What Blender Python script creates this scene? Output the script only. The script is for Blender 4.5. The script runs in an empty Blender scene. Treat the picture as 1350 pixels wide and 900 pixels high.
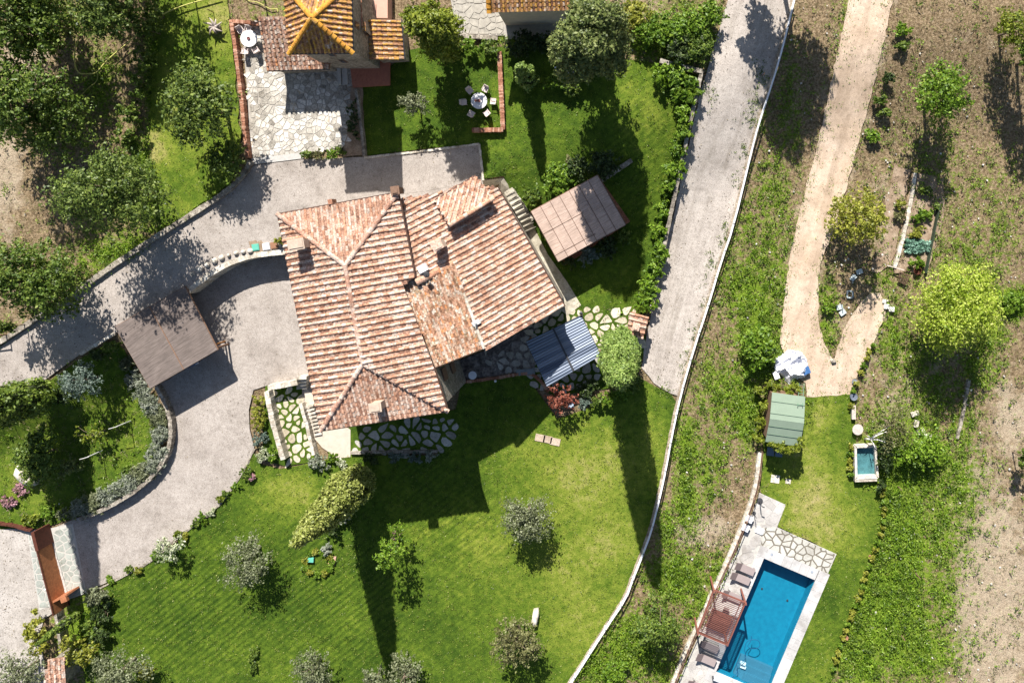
import bpy, bmesh, math, random
import numpy as np
from mathutils import Vector, geometry
R = math.radians
sc = bpy.context.scene
COL = sc.collection
rng = np.random.default_rng(7)
random.seed(7)
S = 0.07; H = 72.0
NX, NY = (818-675)*S, (450-291)*S

# ---------------------------------------------------------------- coordinates
def ray(px, py, z):
    k = (H-z)/H
    return NX+((px-675)*S-NX)*k, NY+((450-py)*S-NY)*k
def g_of(x, y): return x/S+675, 450-y/S
UPI = [(385,331),(345,333),(320,338),(295,346),(275,358),(258,372),(245,382),(200,408),(150,436),(110,460),(60,495),
       (20,509),(-100,560),(-900,1000),(-3000,1000),(-3000,-2500),(4000,-2500),(4000,-100),(1700,-60),(1000,60),(690,190),(640,236),(520,262)]
UP = [g_of(*ray(a, b, 1.9)) for a, b in UPI]
def inside(x, y, poly):
    c = False; n = len(poly); j = n-1
    for i in range(n):
        xi, yi = poly[i][0], poly[i][1]; xj, yj = poly[j][0], poly[j][1]
        if (yi > y) != (yj > y) and x < (xj-xi)*(y-yi)/(yj-yi)+xi: c = not c
        j = i
    return c
def dist_poly(x, y, poly):
    best = 1e9; n = len(poly)
    for i in range(n):
        ax, ay = poly[i][0], poly[i][1]; bx, by = poly[(i+1)%n][0], poly[(i+1)%n][1]
        dx, dy = bx-ax, by-ay; L = dx*dx+dy*dy
        t = 0 if L == 0 else max(0, min(1, ((x-ax)*dx+(y-ay)*dy)/L))
        best = min(best, math.hypot(x-ax-dx*t, y-ay-dy*t))
    return best
def Z(x, y):
    gx, gy = g_of(x, y)
    if inside(gx, gy, UP): return 1.9
    d = dist_poly(gx, gy, UP)
    if gx < 150: W = 80
    elif gx < 250: W = 80-78*(gx-150)/100
    elif gx < 645: W = 2
    elif gx < 720: W = 2+168*(gx-645)/75
    else: W = 170
    t = min(1, d/W); t = t*t*(3-2*t)
    return 1.9*(1-t)
def P(px, py, dz=0.0, base=None):
    if base is not None:
        x, y = ray(px, py, base+dz); return Vector((x, y, base+dz))
    z = 0
    for _ in range(5):
        x, y = ray(px, py, z+dz); z = Z(x, y)
    return Vector((x, y, z+dz))
def A(px, py, z):                         # absolute height
    x, y = ray(px, py, z); return Vector((x, y, z))
def onplane(px, py, p0, n):
    o = Vector((NX, NY, H)); g = Vector(((px-675)*S, (450-py)*S, 0)); d = g-o
    t = (p0-o).dot(n)/d.dot(n); return o+d*t
def pnormal(a, b, c):
    n = (b-a).cross(c-a).normalized()
    return n if n.z > 0 else -n

# ---------------------------------------------------------------- materials
MATS = {}
def nt(name):
    m = bpy.data.materials.new(name); m.use_nodes = True
    t = m.node_tree; t.nodes.clear()
    out = t.nodes.new('ShaderNodeOutputMaterial'); b = t.nodes.new('ShaderNodeBsdfPrincipled')
    t.links.new(b.outputs[0], out.inputs[0]); MATS[name] = m
    return m, t, b, out
def N_(t, ty, **kw):
    n = t.nodes.new(ty)
    for k, v in kw.items():
        if k in n.inputs.keys() if isinstance(k, str) else False: n.inputs[k].default_value = v
        else: setattr(n, k, v)
    return n
def pos(t, scale=(1,1,1), rot=0.0):
    g = t.nodes.new('ShaderNodeNewGeometry'); m = t.nodes.new('ShaderNodeMapping')
    m.inputs['Scale'].default_value = scale; m.inputs['Rotation'].default_value = (0,0,rot)
    t.links.new(g.outputs['Position'], m.inputs['Vector']); return m.outputs[0]
def noise(t, vec, scale, detail=4, rough=.6):
    n = t.nodes.new('ShaderNodeTexNoise'); n.inputs['Scale'].default_value = scale
    n.inputs['Detail'].default_value = detail; n.inputs['Roughness'].default_value = rough
    t.links.new(vec, n.inputs['Vector']); return n.outputs['Fac']
def ramp(t, fac, stops, interp='LINEAR'):
    r = t.nodes.new('ShaderNodeValToRGB'); r.color_ramp.interpolation = interp
    e = r.color_ramp.elements
    while len(e) < len(stops): e.new(.5)
    for i, (p, c) in enumerate(stops):
        e[i].position = p; e[i].color = (c[0], c[1], c[2], 1)
    t.links.new(fac, r.inputs[0]); return r.outputs[0]
def val(t, fac, a, b):
    m = t.nodes.new('ShaderNodeMapRange'); m.inputs[1].default_value = a; m.inputs[2].default_value = b
    t.links.new(fac, m.inputs[0]); return m.outputs[0]
def mix(t, f, a, b, mode='MIX'):
    m = t.nodes.new('ShaderNodeMix'); m.data_type = 'RGBA'; m.blend_type = mode
    if isinstance(f, float): m.inputs[0].default_value = f
    else: t.links.new(f, m.inputs[0])
    for i, v in ((6, a), (7, b)):
        if isinstance(v, tuple): m.inputs[i].default_value = (v[0], v[1], v[2], 1)
        else: t.links.new(v, m.inputs[i])
    return m.outputs[2]
def math_(t, op, a, b=0.0):
    m = t.nodes.new('ShaderNodeMath'); m.operation = op
    for i, v in ((0, a), (1, b)):
        if isinstance(v, (int, float)): m.inputs[i].default_value = v
        else: t.links.new(v, m.inputs[i])
    return m.outputs[0]
def bump(t, b, h, strength=.5, dist=.05):
    n = t.nodes.new('ShaderNodeBump'); n.inputs['Strength'].default_value = strength; n.inputs['Distance'].default_value = dist
    t.links.new(h, n.inputs['Height']); t.links.new(n.outputs[0], b.inputs['Normal'])
def simple(name, c, rough=.7, var=.25, scale=3, metal=0, bmp=.2):
    m, t, b, o = nt(name); p = pos(t)
    f = noise(t, p, scale, 5, .7)
    d = tuple(x*(1-var) for x in c); l = tuple(min(1, x*(1+var)) for x in c)
    t.links.new(ramp(t, f, [(.3, d), (.7, l)]), b.inputs['Base Color'])
    b.inputs['Roughness'].default_value = rough; b.inputs['Metallic'].default_value = metal
    b.inputs['Specular IOR Level'].default_value = .3
    if bmp: bump(t, b, noise(t, p, scale*6, 4), bmp, .03)
    return m
def island(name, stops, rough=.85, nscale=6, namt=.5, bmp=.3, fine=18, dark=.45):
    m, t, b, o = nt(name); p = pos(t)
    g = t.nodes.new('ShaderNodeNewGeometry')
    f = noise(t, p, nscale, 3, .6)
    s = math_(t, 'ADD', math_(t, 'MULTIPLY', g.outputs['Random Per Island'], 1-namt), math_(t, 'MULTIPLY', val(t, f, .25, .75), namt))
    c = ramp(t, s, stops)
    f2 = val(t, noise(t, p, fine, 3, .7), .35, .6)
    k = 1-dark
    c = mix(t, 1.0, c, ramp(t, f2, [(0, (k,k,k)), (1, (1.1,1.08,1.05))]), 'MULTIPLY')
    c = mix(t, 1.0, c, ramp(t, noise(t, p, .55, 4, .65), [(.33, (.74,.72,.70)), (.5, (1,1,1)), (.66, (1.12,1.12,1.12))]), 'MULTIPLY')
    t.links.new(c, b.inputs['Base Color']); b.inputs['Roughness'].default_value = rough
    b.inputs['Specular IOR Level'].default_value = .2
    if bmp: bump(t, b, f2, bmp, .02)
    return m
def leafmat(name, stops, trans=.25):
    m = bpy.data.materials.new(name); m.use_nodes = True; t = m.node_tree; t.nodes.clear(); MATS[name] = m
    out = t.nodes.new('ShaderNodeOutputMaterial'); b = t.nodes.new('ShaderNodeBsdfPrincipled'); tr = t.nodes.new('ShaderNodeBsdfTranslucent')
    g = t.nodes.new('ShaderNodeNewGeometry'); p = pos(t)
    f = val(t, noise(t, p, 1.3, 2, .5), .3, .7)
    s = math_(t, 'ADD', math_(t, 'MULTIPLY', g.outputs['Random Per Island'], .65), math_(t, 'MULTIPLY', f, .35))
    c = ramp(t, s, stops)
    t.links.new(c, b.inputs['Base Color']); t.links.new(c, tr.inputs[0])
    b.inputs['Roughness'].default_value = .5; b.inputs['Specular IOR Level'].default_value = .35
    mx = t.nodes.new('ShaderNodeMixShader'); mx.inputs[0].default_value = trans
    t.links.new(b.outputs[0], mx.inputs[1]); t.links.new(tr.outputs[0], mx.inputs[2]); t.links.new(mx.outputs[0], out.inputs[0])
    return m
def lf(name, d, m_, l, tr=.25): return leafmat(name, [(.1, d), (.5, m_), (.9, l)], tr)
LEAF = {
 'green': lf('leaf_green', (.035,.07,.008), (.105,.17,.020), (.24,.30,.055), .32),
 'laurel': lf('leaf_laurel', (.045,.07,.018), (.13,.17,.04), (.29,.32,.11), .3),
 'oak': lf('leaf_oak', (.035,.065,.012), (.11,.165,.025), (.25,.31,.065), .34),
 'lime': lf('leaf_lime', (.07,.10,.006), (.17,.22,.015), (.34,.37,.05), .35),
 'bright': lf('leaf_bright', (.05,.11,.006), (.13,.235,.015), (.28,.39,.045), .35),
 'yellow': lf('leaf_yellow', (.17,.27,.012), (.36,.46,.04), (.62,.66,.17), .4),
 'olive': lf('leaf_olive', (.055,.065,.025), (.15,.17,.078), (.33,.35,.21)),
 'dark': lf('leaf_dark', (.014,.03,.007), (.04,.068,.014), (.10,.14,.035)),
 'cypress': lf('leaf_cypress', (.08,.105,.014), (.23,.265,.05), (.42,.44,.14)),
 'cypdark': lf('leaf_cypress_dark', (.045,.085,.010), (.12,.18,.022), (.24,.3,.05)),
 'cypgreen': lf('leaf_cypress_green', (.055,.105,.014), (.17,.255,.05), (.36,.45,.13)),
 'red': lf('leaf_red', (.08,.02,.012), (.24,.065,.04), (.42,.17,.11)),
 'brown': lf('leaf_brown', (.06,.055,.02), (.155,.155,.055), (.28,.28,.12)),
 'blue': lf('leaf_blue', (.05,.08,.06), (.12,.165,.13), (.26,.31,.25)),
 'lav': lf('leaf_lavender', (.09,.11,.055), (.23,.26,.18), (.46,.47,.40)),
 'pale': lf('leaf_pale', (.12,.16,.06), (.36,.40,.22), (.72,.72,.58)),
 'pink': lf('leaf_pink', (.14,.12,.06), (.42,.22,.24), (.68,.42,.48)),
 'gold': lf('leaf_gold', (.10,.12,.010), (.26,.28,.03), (.46,.44,.08), .35),
 'weed': lf('leaf_weed', (.05,.11,.006), (.15,.265,.014), (.32,.45,.05), .35),
 'straw': lf('leaf_straw', (.14,.10,.05), (.29,.22,.12), (.46,.38,.23), .1),
 'cabbage': lf('leaf_cabbage', (.05,.12,.08), (.14,.27,.19), (.33,.5,.40), .1),
 'turf': lf('leaf_turf', (.05,.085,.008), (.12,.17,.02), (.28,.30,.06), .2),
 'litter': lf('leaf_litter', (.05,.035,.02), (.15,.11,.06), (.3,.25,.15), .1),
}
bark = simple('bark', (.16,.12,.085), .9, .3, 6, bmp=.5)
deadwood = simple('dead_wood', (.5,.43,.38), .9, .25, 6)
whitewood = simple('white_wood', (.72,.70,.66), .7, .1, 5)
orangewood = simple('orange_wood', (.32,.15,.05), .7, .25, 6)
redwood = simple('red_wood', (.20,.075,.055), .6, .25, 5)
brownwood = simple('brown_wood', (.20,.12,.08), .8, .3, 6)
plaster = simple('plaster', (.52,.45,.37), .9, .12, 2)
stonewall = island('stone_wall', [(.15,(.14,.12,.10)),(.45,(.30,.265,.22)),(.7,(.42,.38,.32)),(.9,(.6,.56,.5))], namt=.75, nscale=3.2, fine=9, dark=.5)
whitestone = island('white_stone', [(.2,(.38,.33,.26)),(.5,(.58,.53,.45)),(.8,(.72,.69,.63))], namt=.7, nscale=3, fine=10, dark=.35)
brick = island('brick', [(.2,(.24,.10,.06)),(.5,(.40,.19,.12)),(.8,(.54,.33,.24))], namt=.5, nscale=5, fine=12, dark=.35)
metalwhite = simple('white_metal', (.78,.78,.8), .45, .06, 4, bmp=0)
metaldark = simple('dark_metal', (.05,.05,.055), .5, .2, 4, bmp=0)
rust = simple('rusty_steel', (.36,.14,.055), .8, .3, 4)
rustdark = simple('dark_rust', (.09,.028,.016), .8, .3, 4)
concrete = simple('concrete', (.45,.43,.4), .9, .15, 3)
flag = island('flagstone', [(.1,(.22,.20,.17)),(.3,(.42,.39,.34)),(.55,(.56,.53,.47)),(.8,(.68,.66,.62)),(.95,(.5,.4,.27))], namt=.3, nscale=2, fine=7, dark=.35)
stepstone = island('stepping_stone', [(.1,(.42,.37,.27)),(.5,(.55,.50,.38)),(.9,(.68,.63,.52))], namt=.35, nscale=2, fine=7, dark=.3)
greystep = island('grey_stone', [(.1,(.30,.28,.24)),(.5,(.40,.38,.34)),(.9,(.5,.48,.44))], namt=.35, nscale=2, fine=7, dark=.3)
deckstone = island('deck_stone', [(.1,(.40,.39,.35)),(.5,(.46,.45,.41)),(.9,(.53,.52,.48))], namt=.4, nscale=2, fine=9, dark=.15, bmp=.1)
decksoft = island('deck_soft', [(.1,(.38,.36,.34)),(.5,(.42,.40,.38)),(.9,(.47,.45,.43))], namt=.4, nscale=2, fine=9, dark=.12, bmp=.1)
greenslab = island('green_slab', [(.1,(.27,.29,.26)),(.5,(.31,.33,.30)),(.9,(.35,.37,.34))], namt=.4, nscale=2, fine=9, dark=.12, bmp=.1)
coping = island('coping_stone', [(.1,(.40,.39,.385)),(.5,(.455,.445,.44)),(.9,(.51,.50,.495))], namt=.4, nscale=2, fine=12, dark=.12, bmp=.1)
TILE_PINK = island('tile_pink', [(0,(.12,.075,.055)),(.16,(.36,.18,.115)),(.3,(.54,.29,.185)),(.44,(.57,.35,.25)),(.58,(.62,.43,.33)),(.72,(.69,.57,.49)),(.82,(.42,.33,.27)),(.9,(.60,.33,.19)),(1,(.66,.28,.13))], namt=.45, nscale=7, fine=9, dark=.5)
PAN_PINK = island('pan_pink', [(0,(.10,.06,.05)),(.3,(.30,.16,.11)),(.55,(.48,.29,.21)),(.75,(.46,.37,.31)),(.88,(.64,.56,.5)),(1,(.5,.24,.13))], namt=.5, nscale=6, fine=9, dark=.6)
TILE_MOSS = island('tile_mossy', [(0,(.07,.05,.04)),(.14,(.28,.15,.09)),(.3,(.52,.29,.19)),(.44,(.52,.35,.25)),(.56,(.62,.46,.36)),(.66,(.68,.58,.5)),(.74,(.34,.26,.16)),(.84,(.58,.30,.18)),(.94,(.66,.26,.08)),(1,(.70,.27,.06))], namt=.2, nscale=8, fine=9, dark=.6)
TILE_OCHRE = island('tile_ochre', [(0,(.13,.07,.045)),(.2,(.34,.18,.11)),(.38,(.5,.27,.14)),(.5,(.55,.30,.08)),(.62,(.60,.33,.05)),(.74,(.62,.44,.32)),(.86,(.66,.55,.48)),(1,(.45,.24,.13))], namt=.5, nscale=3, fine=10, dark=.55)
PAN_OCHRE = island('pan_ochre', [(0,(.08,.04,.03)),(.35,(.26,.13,.08)),(.6,(.45,.23,.06)),(.8,(.42,.30,.22)),(1,(.54,.44,.36))], namt=.5, nscale=3, fine=10, dark=.6)
CAP_ORANGE = island('cap_orange', [(0,(.42,.19,.11)),(.4,(.54,.29,.19)),(.7,(.60,.42,.33)),(1,(.62,.52,.44))], namt=.4, nscale=6, fine=10, dark=.5)
CAP_PINK = island('cap_pink', [(0,(.32,.16,.11)),(.35,(.5,.29,.21)),(.6,(.58,.42,.34)),(.85,(.64,.54,.47)),(1,(.55,.26,.14))], namt=.4, nscale=5, fine=9, dark=.55)
CAP_OCHRE = island('cap_ochre', [(0,(.45,.2,.05)),(.45,(.6,.29,.04)),(.75,(.62,.32,.06)),(1,(.62,.5,.4))], namt=.35, nscale=4, fine=10, dark=.45)

def gravelmat(name, a, b_, c, sc1=1.0, darkspots=.5, wear=None):
    m, t, b, o = nt(name); p = pos(t)
    big = noise(t, p, .35*sc1, 3, .55); fine = noise(t, p, 14, 4, .8); med = noise(t, p, 3, 3, .7)
    col = ramp(t, big, [(.3, a), (.5, b_), (.7, c)])
    col = mix(t, 1.0, col, ramp(t, noise(t, p, .9, 5, .7), [(.32, (.80,.79,.78)), (.48, (1,1,1)), (.7, (1.07,1.07,1.07))]), 'MULTIPLY')
    if wear is not None:
        mp = t.nodes.new('ShaderNodeMapping'); mp.inputs['Scale'].default_value = (1.1, .05, 1); t.links.new(pos(t, (1,1,1), wear), mp.inputs[0])
        col = mix(t, 1.0, col, ramp(t, noise(t, mp.outputs[0], 1.0, 4, .6), [(.35, (.80,.79,.77)), (.5, (1,1,1)), (.65, (1.08,1.08,1.08))]), 'MULTIPLY')
    k = darkspots
    col = mix(t, 1.0, col, ramp(t, fine, [(.36, (k,k,k)), (.5, (.97,.97,.97)), (.66, (1.14,1.13,1.12))]), 'MULTIPLY')
    col = mix(t, 1.0, col, ramp(t, med, [(.3, (.86,.85,.84)), (.65, (1.05,1.05,1.05))]), 'MULTIPLY')
    t.links.new(col, b.inputs['Base Color']); b.inputs['Roughness'].default_value = .95
    b.inputs['Specular IOR Level'].default_value = .1
    bump(t, b, fine, .5, .04); return m
gravel = gravelmat('gravel', (.345,.303,.268), (.395,.35,.312), (.44,.392,.352))
gravelroad = gravelmat('road_gravel', (.40,.355,.315), (.455,.405,.36), (.50,.45,.40), 1.0, .5, R(15))
gravelpale = gravelmat('gravel_pale', (.38,.345,.31), (.44,.40,.36), (.49,.45,.41))
dirtroad = gravelmat('dirt', (.46,.345,.25), (.54,.415,.31), (.60,.475,.37), 1.0, .72, R(14))
soil = gravelmat('soil', (.22,.155,.10), (.32,.235,.165), (.42,.33,.24), 3, .5)

def attr(t, name):
    a = t.nodes.new('ShaderNodeAttribute'); a.attribute_name = name; return a
def lawnmat():
    m, t, b, o = nt('lawn'); p = pos(t)
    a = attr(t, 'mask'); sx = t.nodes.new('ShaderNodeSeparateColor'); t.links.new(a.outputs['Color'], sx.inputs[0])
    dry, mow = sx.outputs[0], sx.outputs[1]
    big = val(t, noise(t, p, .22, 4, .6), .3, .7); med = val(t, noise(t, p, 1.4, 5, .72), .3, .7); fine = noise(t, p, 9, 5, .8)
    d2 = math_(t, 'ADD', dry, math_(t, 'MULTIPLY', math_(t, 'SUBTRACT', med, .5), .42))
    d2 = math_(t, 'ADD', d2, math_(t, 'MULTIPLY', math_(t, 'SUBTRACT', big, .5), .25))
    col = ramp(t, d2, [(0, (.040,.078,.008)), (.25, (.086,.138,.013)), (.5, (.175,.215,.028)), (.78, (.30,.275,.09)), (1, (.38,.31,.17))])
    # mown stripes: direction up-right in plan
    pr = pos(t, (1,1,1), R(-38)); w = t.nodes.new('ShaderNodeTexWave'); w.wave_type = 'BANDS'; w.bands_direction = 'Y'
    w.inputs['Scale'].default_value = .62; w.inputs['Distortion'].default_value = 2.6; w.inputs['Detail'].default_value = 3; w.inputs['Detail Scale'].default_value = 1.2
    t.links.new(pr, w.inputs[0])
    pst = pos(t, (1,1,1), R(-38)); mp = t.nodes.new('ShaderNodeMapping'); mp.inputs['Scale'].default_value = (.35, 4.2, 1); t.links.new(pst, mp.inputs[0])
    st = noise(t, mp.outputs[0], 1.0, 4, .7)
    comb = math_(t, 'ADD', math_(t, 'MULTIPLY', w.outputs['Fac'], .45), math_(t, 'MULTIPLY', val(t, st, .3, .7), .55))
    stripe = ramp(t, comb, [(.2, (.5,.57,.55)), (.75, (1.3,1.24,1.15))])
    col = mix(t, mow, col, mix(t, 1.0, col, stripe, 'MULTIPLY'))
    col = mix(t, 1.0, col, ramp(t, fine, [(.3, (.55,.6,.55)), (.5, (.98,.98,.98)), (.72, (1.55,1.45,1.5))]), 'MULTIPLY')
    t.links.new(col, b.inputs['Base Color']); b.inputs['Roughness'].default_value = .9; b.inputs['Specular IOR Level'].default_value = .1
    bump(t, b, fine, .8, .08); return m
lawn_m = lawnmat()
def groundmat():
    m, t, b, o = nt('wild_ground'); p = pos(t)
    a = attr(t, 'mask'); sx = t.nodes.new('ShaderNodeSeparateColor'); t.links.new(a.outputs['Color'], sx.inputs[0])
    G, SD, B = sx.outputs[0], sx.outputs[1], sx.outputs[2]
    n1 = val(t, noise(t, p, .8, 6, .72), .3, .7); n2 = val(t, noise(t, p, 2.3, 5, .75), .3, .7); n3 = noise(t, p, 8, 5, .8); n4 = val(t, noise(t, p, 4.5, 5, .8), .32, .68)
    dry = ramp(t, n4, [(0, (.075,.052,.028)), (.35, (.165,.118,.067)), (.65, (.28,.205,.125)), (1, (.42,.33,.22))])
    sand = ramp(t, n2, [(0, (.29,.225,.15)), (.5, (.39,.31,.22)), (1, (.49,.405,.30))])
    grn = ramp(t, n4, [(0, (.040,.080,.008)), (.5, (.13,.20,.018)), (1, (.25,.32,.05))])
    fs = val(t, math_(t, 'ADD', SD, math_(t, 'MULTIPLY', math_(t, 'SUBTRACT', n1, .5), .8)), .35, .75)
    fg = val(t, math_(t, 'ADD', G, math_(t, 'MULTIPLY', math_(t, 'SUBTRACT', n2, .5), 1.0)), .35, .75)
    c = mix(t, fs, dry, sand); c = mix(t, fg, c, grn)
    c = mix(t, 1.0, c, ramp(t, n3, [(.3, (.5,.5,.5)), (.5, (1,1,1)), (.7, (1.45,1.42,1.4))]), 'MULTIPLY')
    t.links.new(c, b.inputs['Base Color']); b.inputs['Roughness'].default_value = .95; b.inputs['Specular IOR Level'].default_value = .05
    bump(t, b, n3, .9, .12); return m
ground_m = groundmat()
def reedmat(name, c1, c2, ang, sx=.5, sy=9):
    m, t, b, o = nt(name); p = pos(t, (1,1,1), ang)
    mp = t.nodes.new('ShaderNodeMapping'); mp.inputs['Scale'].default_value = (sx, sy, 1); t.links.new(p, mp.inputs[0])
    f = noise(t, mp.outputs[0], 1.6, 5, .75); f2 = noise(t, pos(t), 1.2, 3)
    c = ramp(t, f, [(.32, c1), (.62, c2)])
    c = mix(t, 1.0, c, ramp(t, f2, [(.3, (.85,.85,.85)), (.7, (1.1,1.1,1.1))]), 'MULTIPLY')
    t.links.new(c, b.inputs['Base Color']); b.inputs['Roughness'].default_value = .9; bump(t, b, f, .6, .05); return m
reed_grey = reedmat('reed_grey', (.085,.065,.055), (.20,.16,.14), R(-34))
reed_tan = reedmat('reed_tan', (.28,.195,.15), (.52,.39,.32), R(-30))

# ---------------------------------------------------------------- mesh helpers
class MB:
    def __init__(s): s.v = []; s.f = []; s.mi = []; s.mats = []
    def m(s, mat):
        if mat not in s.mats: s.mats.append(mat)
        return s.mats.index(mat)
    def add(s, vs, fs, mat=None):
        o = len(s.v); s.v += [tuple(v) for v in vs]; k = s.m(mat) if mat else 0
        for f in fs: s.f.append([i+o for i in f]); s.mi.append(k)
    def hexa(s, b, t, mat=None):         # bottom loop, top loop (same length)
        n = len(b); vs = list(b)+list(t)
        fs = [list(range(n))[::-1], list(range(n, 2*n))]+[[i, (i+1)%n, n+(i+1)%n, n+i] for i in range(n)]
        s.add(vs, fs, mat)
    def prism(s, pts, z0, z1, mat=None):
        pts = ccw(pts)
        s.hexa([(p[0], p[1], z0) for p in pts], [(p[0], p[1], z1) for p in pts], mat)
    def box(s, c, half, rot=0.0, mat=None):
        ca, sa = math.cos(rot), math.sin(rot); pp = []
        for dx, dy in ((-1,-1),(1,-1),(1,1),(-1,1)):
            x, y = dx*half[0], dy*half[1]; pp.append((c[0]+x*ca-y*sa, c[1]+x*sa+y*ca))
        s.hexa([(x, y, c[2]-half[2]) for x, y in pp], [(x, y, c[2]+half[2]) for x, y in pp], mat)
    def beam(s, a, b, w, h, mat=None):
        a = Vector(a); b = Vector(b); d = (b-a).normalized()
        up = Vector((0,0,1)) if abs(d.z) < .95 else Vector((1,0,0))
        u = d.cross(up).normalized()*w/2; w_ = u.cross(d).normalized()*h/2
        s.hexa([a-u-w_, a+u-w_, a+u+w_, a-u+w_], [b-u-w_, b+u-w_, b+u+w_, b-u+w_], mat)
    def tube(s, pts, rad, n=6, mat=None, cap=True):
        pts = [Vector(p) for p in pts]
        if not isinstance(rad, (list, tuple)): rad = [rad]*len(pts)
        rings = []
        for i, p in enumerate(pts):
            d = (pts[min(i+1, len(pts)-1)]-pts[max(i-1, 0)]).normalized()
            up = Vector((0,0,1)) if abs(d.z) < .9 else Vector((1,0,0))
            u = d.cross(up).normalized(); w = u.cross(d)
            rings.append([p+(u*math.cos(a)+w*math.sin(a))*rad[i] for a in [2*math.pi*k/n for k in range(n)]])
        vs = [v for r in rings for v in r]; fs = []
        for i in range(len(rings)-1):
            for k in range(n):
                fs.append([i*n+k, i*n+(k+1)%n, (i+1)*n+(k+1)%n, (i+1)*n+k])
        if cap: fs += [list(range(n)), [len(vs)-n+k for k in range(n)][::-1]]
        s.add(vs, fs, mat)
    def lathe(s, c, prof, n=16, mat=None):   # prof: (r,z)
        vs = []; fs = []
        for r, z in prof:
            for k in range(n):
                a = 2*math.pi*k/n; vs.append((c[0]+r*math.cos(a), c[1]+r*math.sin(a), c[2]+z))
        for i in range(len(prof)-1):
            for k in range(n): fs.append([i*n+k, i*n+(k+1)%n, (i+1)*n+(k+1)%n, (i+1)*n+k])
        fs += [list(range(n))[::-1], [len(vs)-n+k for k in range(n)]]
        s.add(vs, fs, mat)
    def build(s, name, mat=None, parent=None, smooth=False):
        me = bpy.data.meshes.new(name); me.from_pydata(s.v, [], s.f); 
        if s.mats:
            for m in s.mats: me.materials.append(m)
            me.polygons.foreach_set('material_index', s.mi)
        elif mat: me.materials.append(mat)
        bm = bmesh.new(); bm.from_mesh(me); bmesh.ops.recalc_face_normals(bm, faces=bm.faces); bm.to_mesh(me); bm.free()
        if smooth: me.polygons.foreach_set('use_smooth', [True]*len(me.polygons))
        me.update(); return link(name, me, parent)
def link(name, me, parent=None):
    o = bpy.data.objects.new(name, me); COL.objects.link(o)
    if parent:
        o.parent = parent
        if parent.type == 'EMPTY': o.location = -Vector(parent.location)
        elif parent.parent is not None: o.location = (0,0,0)
    return o
def ccw(p):
    a = sum(p[i][0]*p[(i+1)%len(p)][1]-p[(i+1)%len(p)][0]*p[i][1] for i in range(len(p)))
    return list(p) if a > 0 else list(p)[::-1]
def thing(name, label, cat, loc, group=None):
    o = bpy.data.objects.new(name, None); COL.objects.link(o); o.location = loc; o.empty_display_size = .3
    o['label'] = label; o['category'] = cat
    if group: o['group'] = group
    return o
def tag(o, label, cat, group=None, kind=None):
    o['label'] = label; o['category'] = cat
    if group: o['group'] = group
    if kind: o['kind'] = kind
    return o
def struct(o, label=None):
    o['kind'] = 'structure'
    return o
def dup(root, loc, rotz=0.0, label=None):
    r = root.copy(); COL.objects.link(r); r.location = loc; r.rotation_euler = (0,0,rotz)
    if label: r['label'] = label
    for ch in list(root.children):
        c = ch.copy(); COL.objects.link(c); c.parent = r
        for g in ch.children:
            d = g.copy(); COL.objects.link(d); d.parent = c
    return r

def jitter(poly, step=8, amp=2.5, seed=1, closed=True):
    r = random.Random(seed); out = []; n = len(poly)
    for i in range(n if closed else n-1):
        a = poly[i]; b = poly[(i+1)%n]; L = math.hypot(b[0]-a[0], b[1]-a[1]); k = max(1, int(L/step))
        for j in range(k):
            t = j/k; out.append((a[0]+(b[0]-a[0])*t+r.uniform(-amp, amp)*(1 if j else .4), a[1]+(b[1]-a[1])*t+r.uniform(-amp, amp)*(1 if j else .4)))
    return out
def smoothp(pts, it=2, closed=False):
    for _ in range(it):
        out = []; n = len(pts)
        rg = range(n) if closed else range(n-1)
        if not closed: out.append(pts[0])
        for i in rg:
            a, b = pts[i], pts[(i+1)%n]
            out.append((a[0]*.75+b[0]*.25, a[1]*.75+b[1]*.25)); out.append((a[0]*.25+b[0]*.75, a[1]*.25+b[1]*.75))
        if not closed: out.append(pts[-1])
        pts = out
    return pts
def blobmask(blobs, x, y):
    v = 0.0
    for bx, by, rx, ry, s in blobs:
        d = ((x-bx)/rx)**2+((y-by)/ry)**2
        if d < 6: v = max(v, s*math.exp(-d*.8)) if s > 0 else v+s*math.exp(-d*.8)
    return v
def sheet(name, poly, mat, dz, base=None, step=14, masks=None):
    """a flat-lying surface whose outline is read in photo pixels and laid on the terrain"""
    vs = [Vector((p[0], p[1])) for p in poly]; n = len(vs)
    xs = [p[0] for p in poly]; ys = [p[1] for p in poly]
    pts = list(vs)
    gx = math.floor(min(xs)/step)*step
    while gx < max(xs):
        gy = math.floor(min(ys)/step)*step
        while gy < max(ys):
            X, Y = gx+.37, gy+.29
            if inside(X, Y, poly) and dist_poly(X, Y, poly) > step*.3: pts.append(Vector((X, Y)))
            gy += step
        gx += step
    r = geometry.delaunay_2d_cdt(pts, [(i, (i+1)%n) for i in range(n)], [], 1, 1e-4)
    ov, of = r[0], r[2]
    me = bpy.data.meshes.new(name)
    me.from_pydata([P(v.x, v.y, dz, base) for v in ov], [], [f[::-1] if cr(ov, f) > 0 else f for f in of])
    me.materials.append(mat)
    if masks:
        ca = me.color_attributes.new('mask', 'FLOAT_COLOR', 'POINT')
        for i, v in enumerate(ov):
            ca.data[i].color = [max(0, min(1, blobmask(b, v.x, v.y)+c0)) for b, c0 in masks]+[0]*(3-len(masks))+[1]
    me.update()
    o = link(name, me); struct(o); return o
def cr(ov, f):
    a, b, c = ov[f[0]], ov[f[1]], ov[f[2]]
    return (b.x-a.x)*(c.y-a.y)-(b.y-a.y)*(c.x-a.x)

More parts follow.
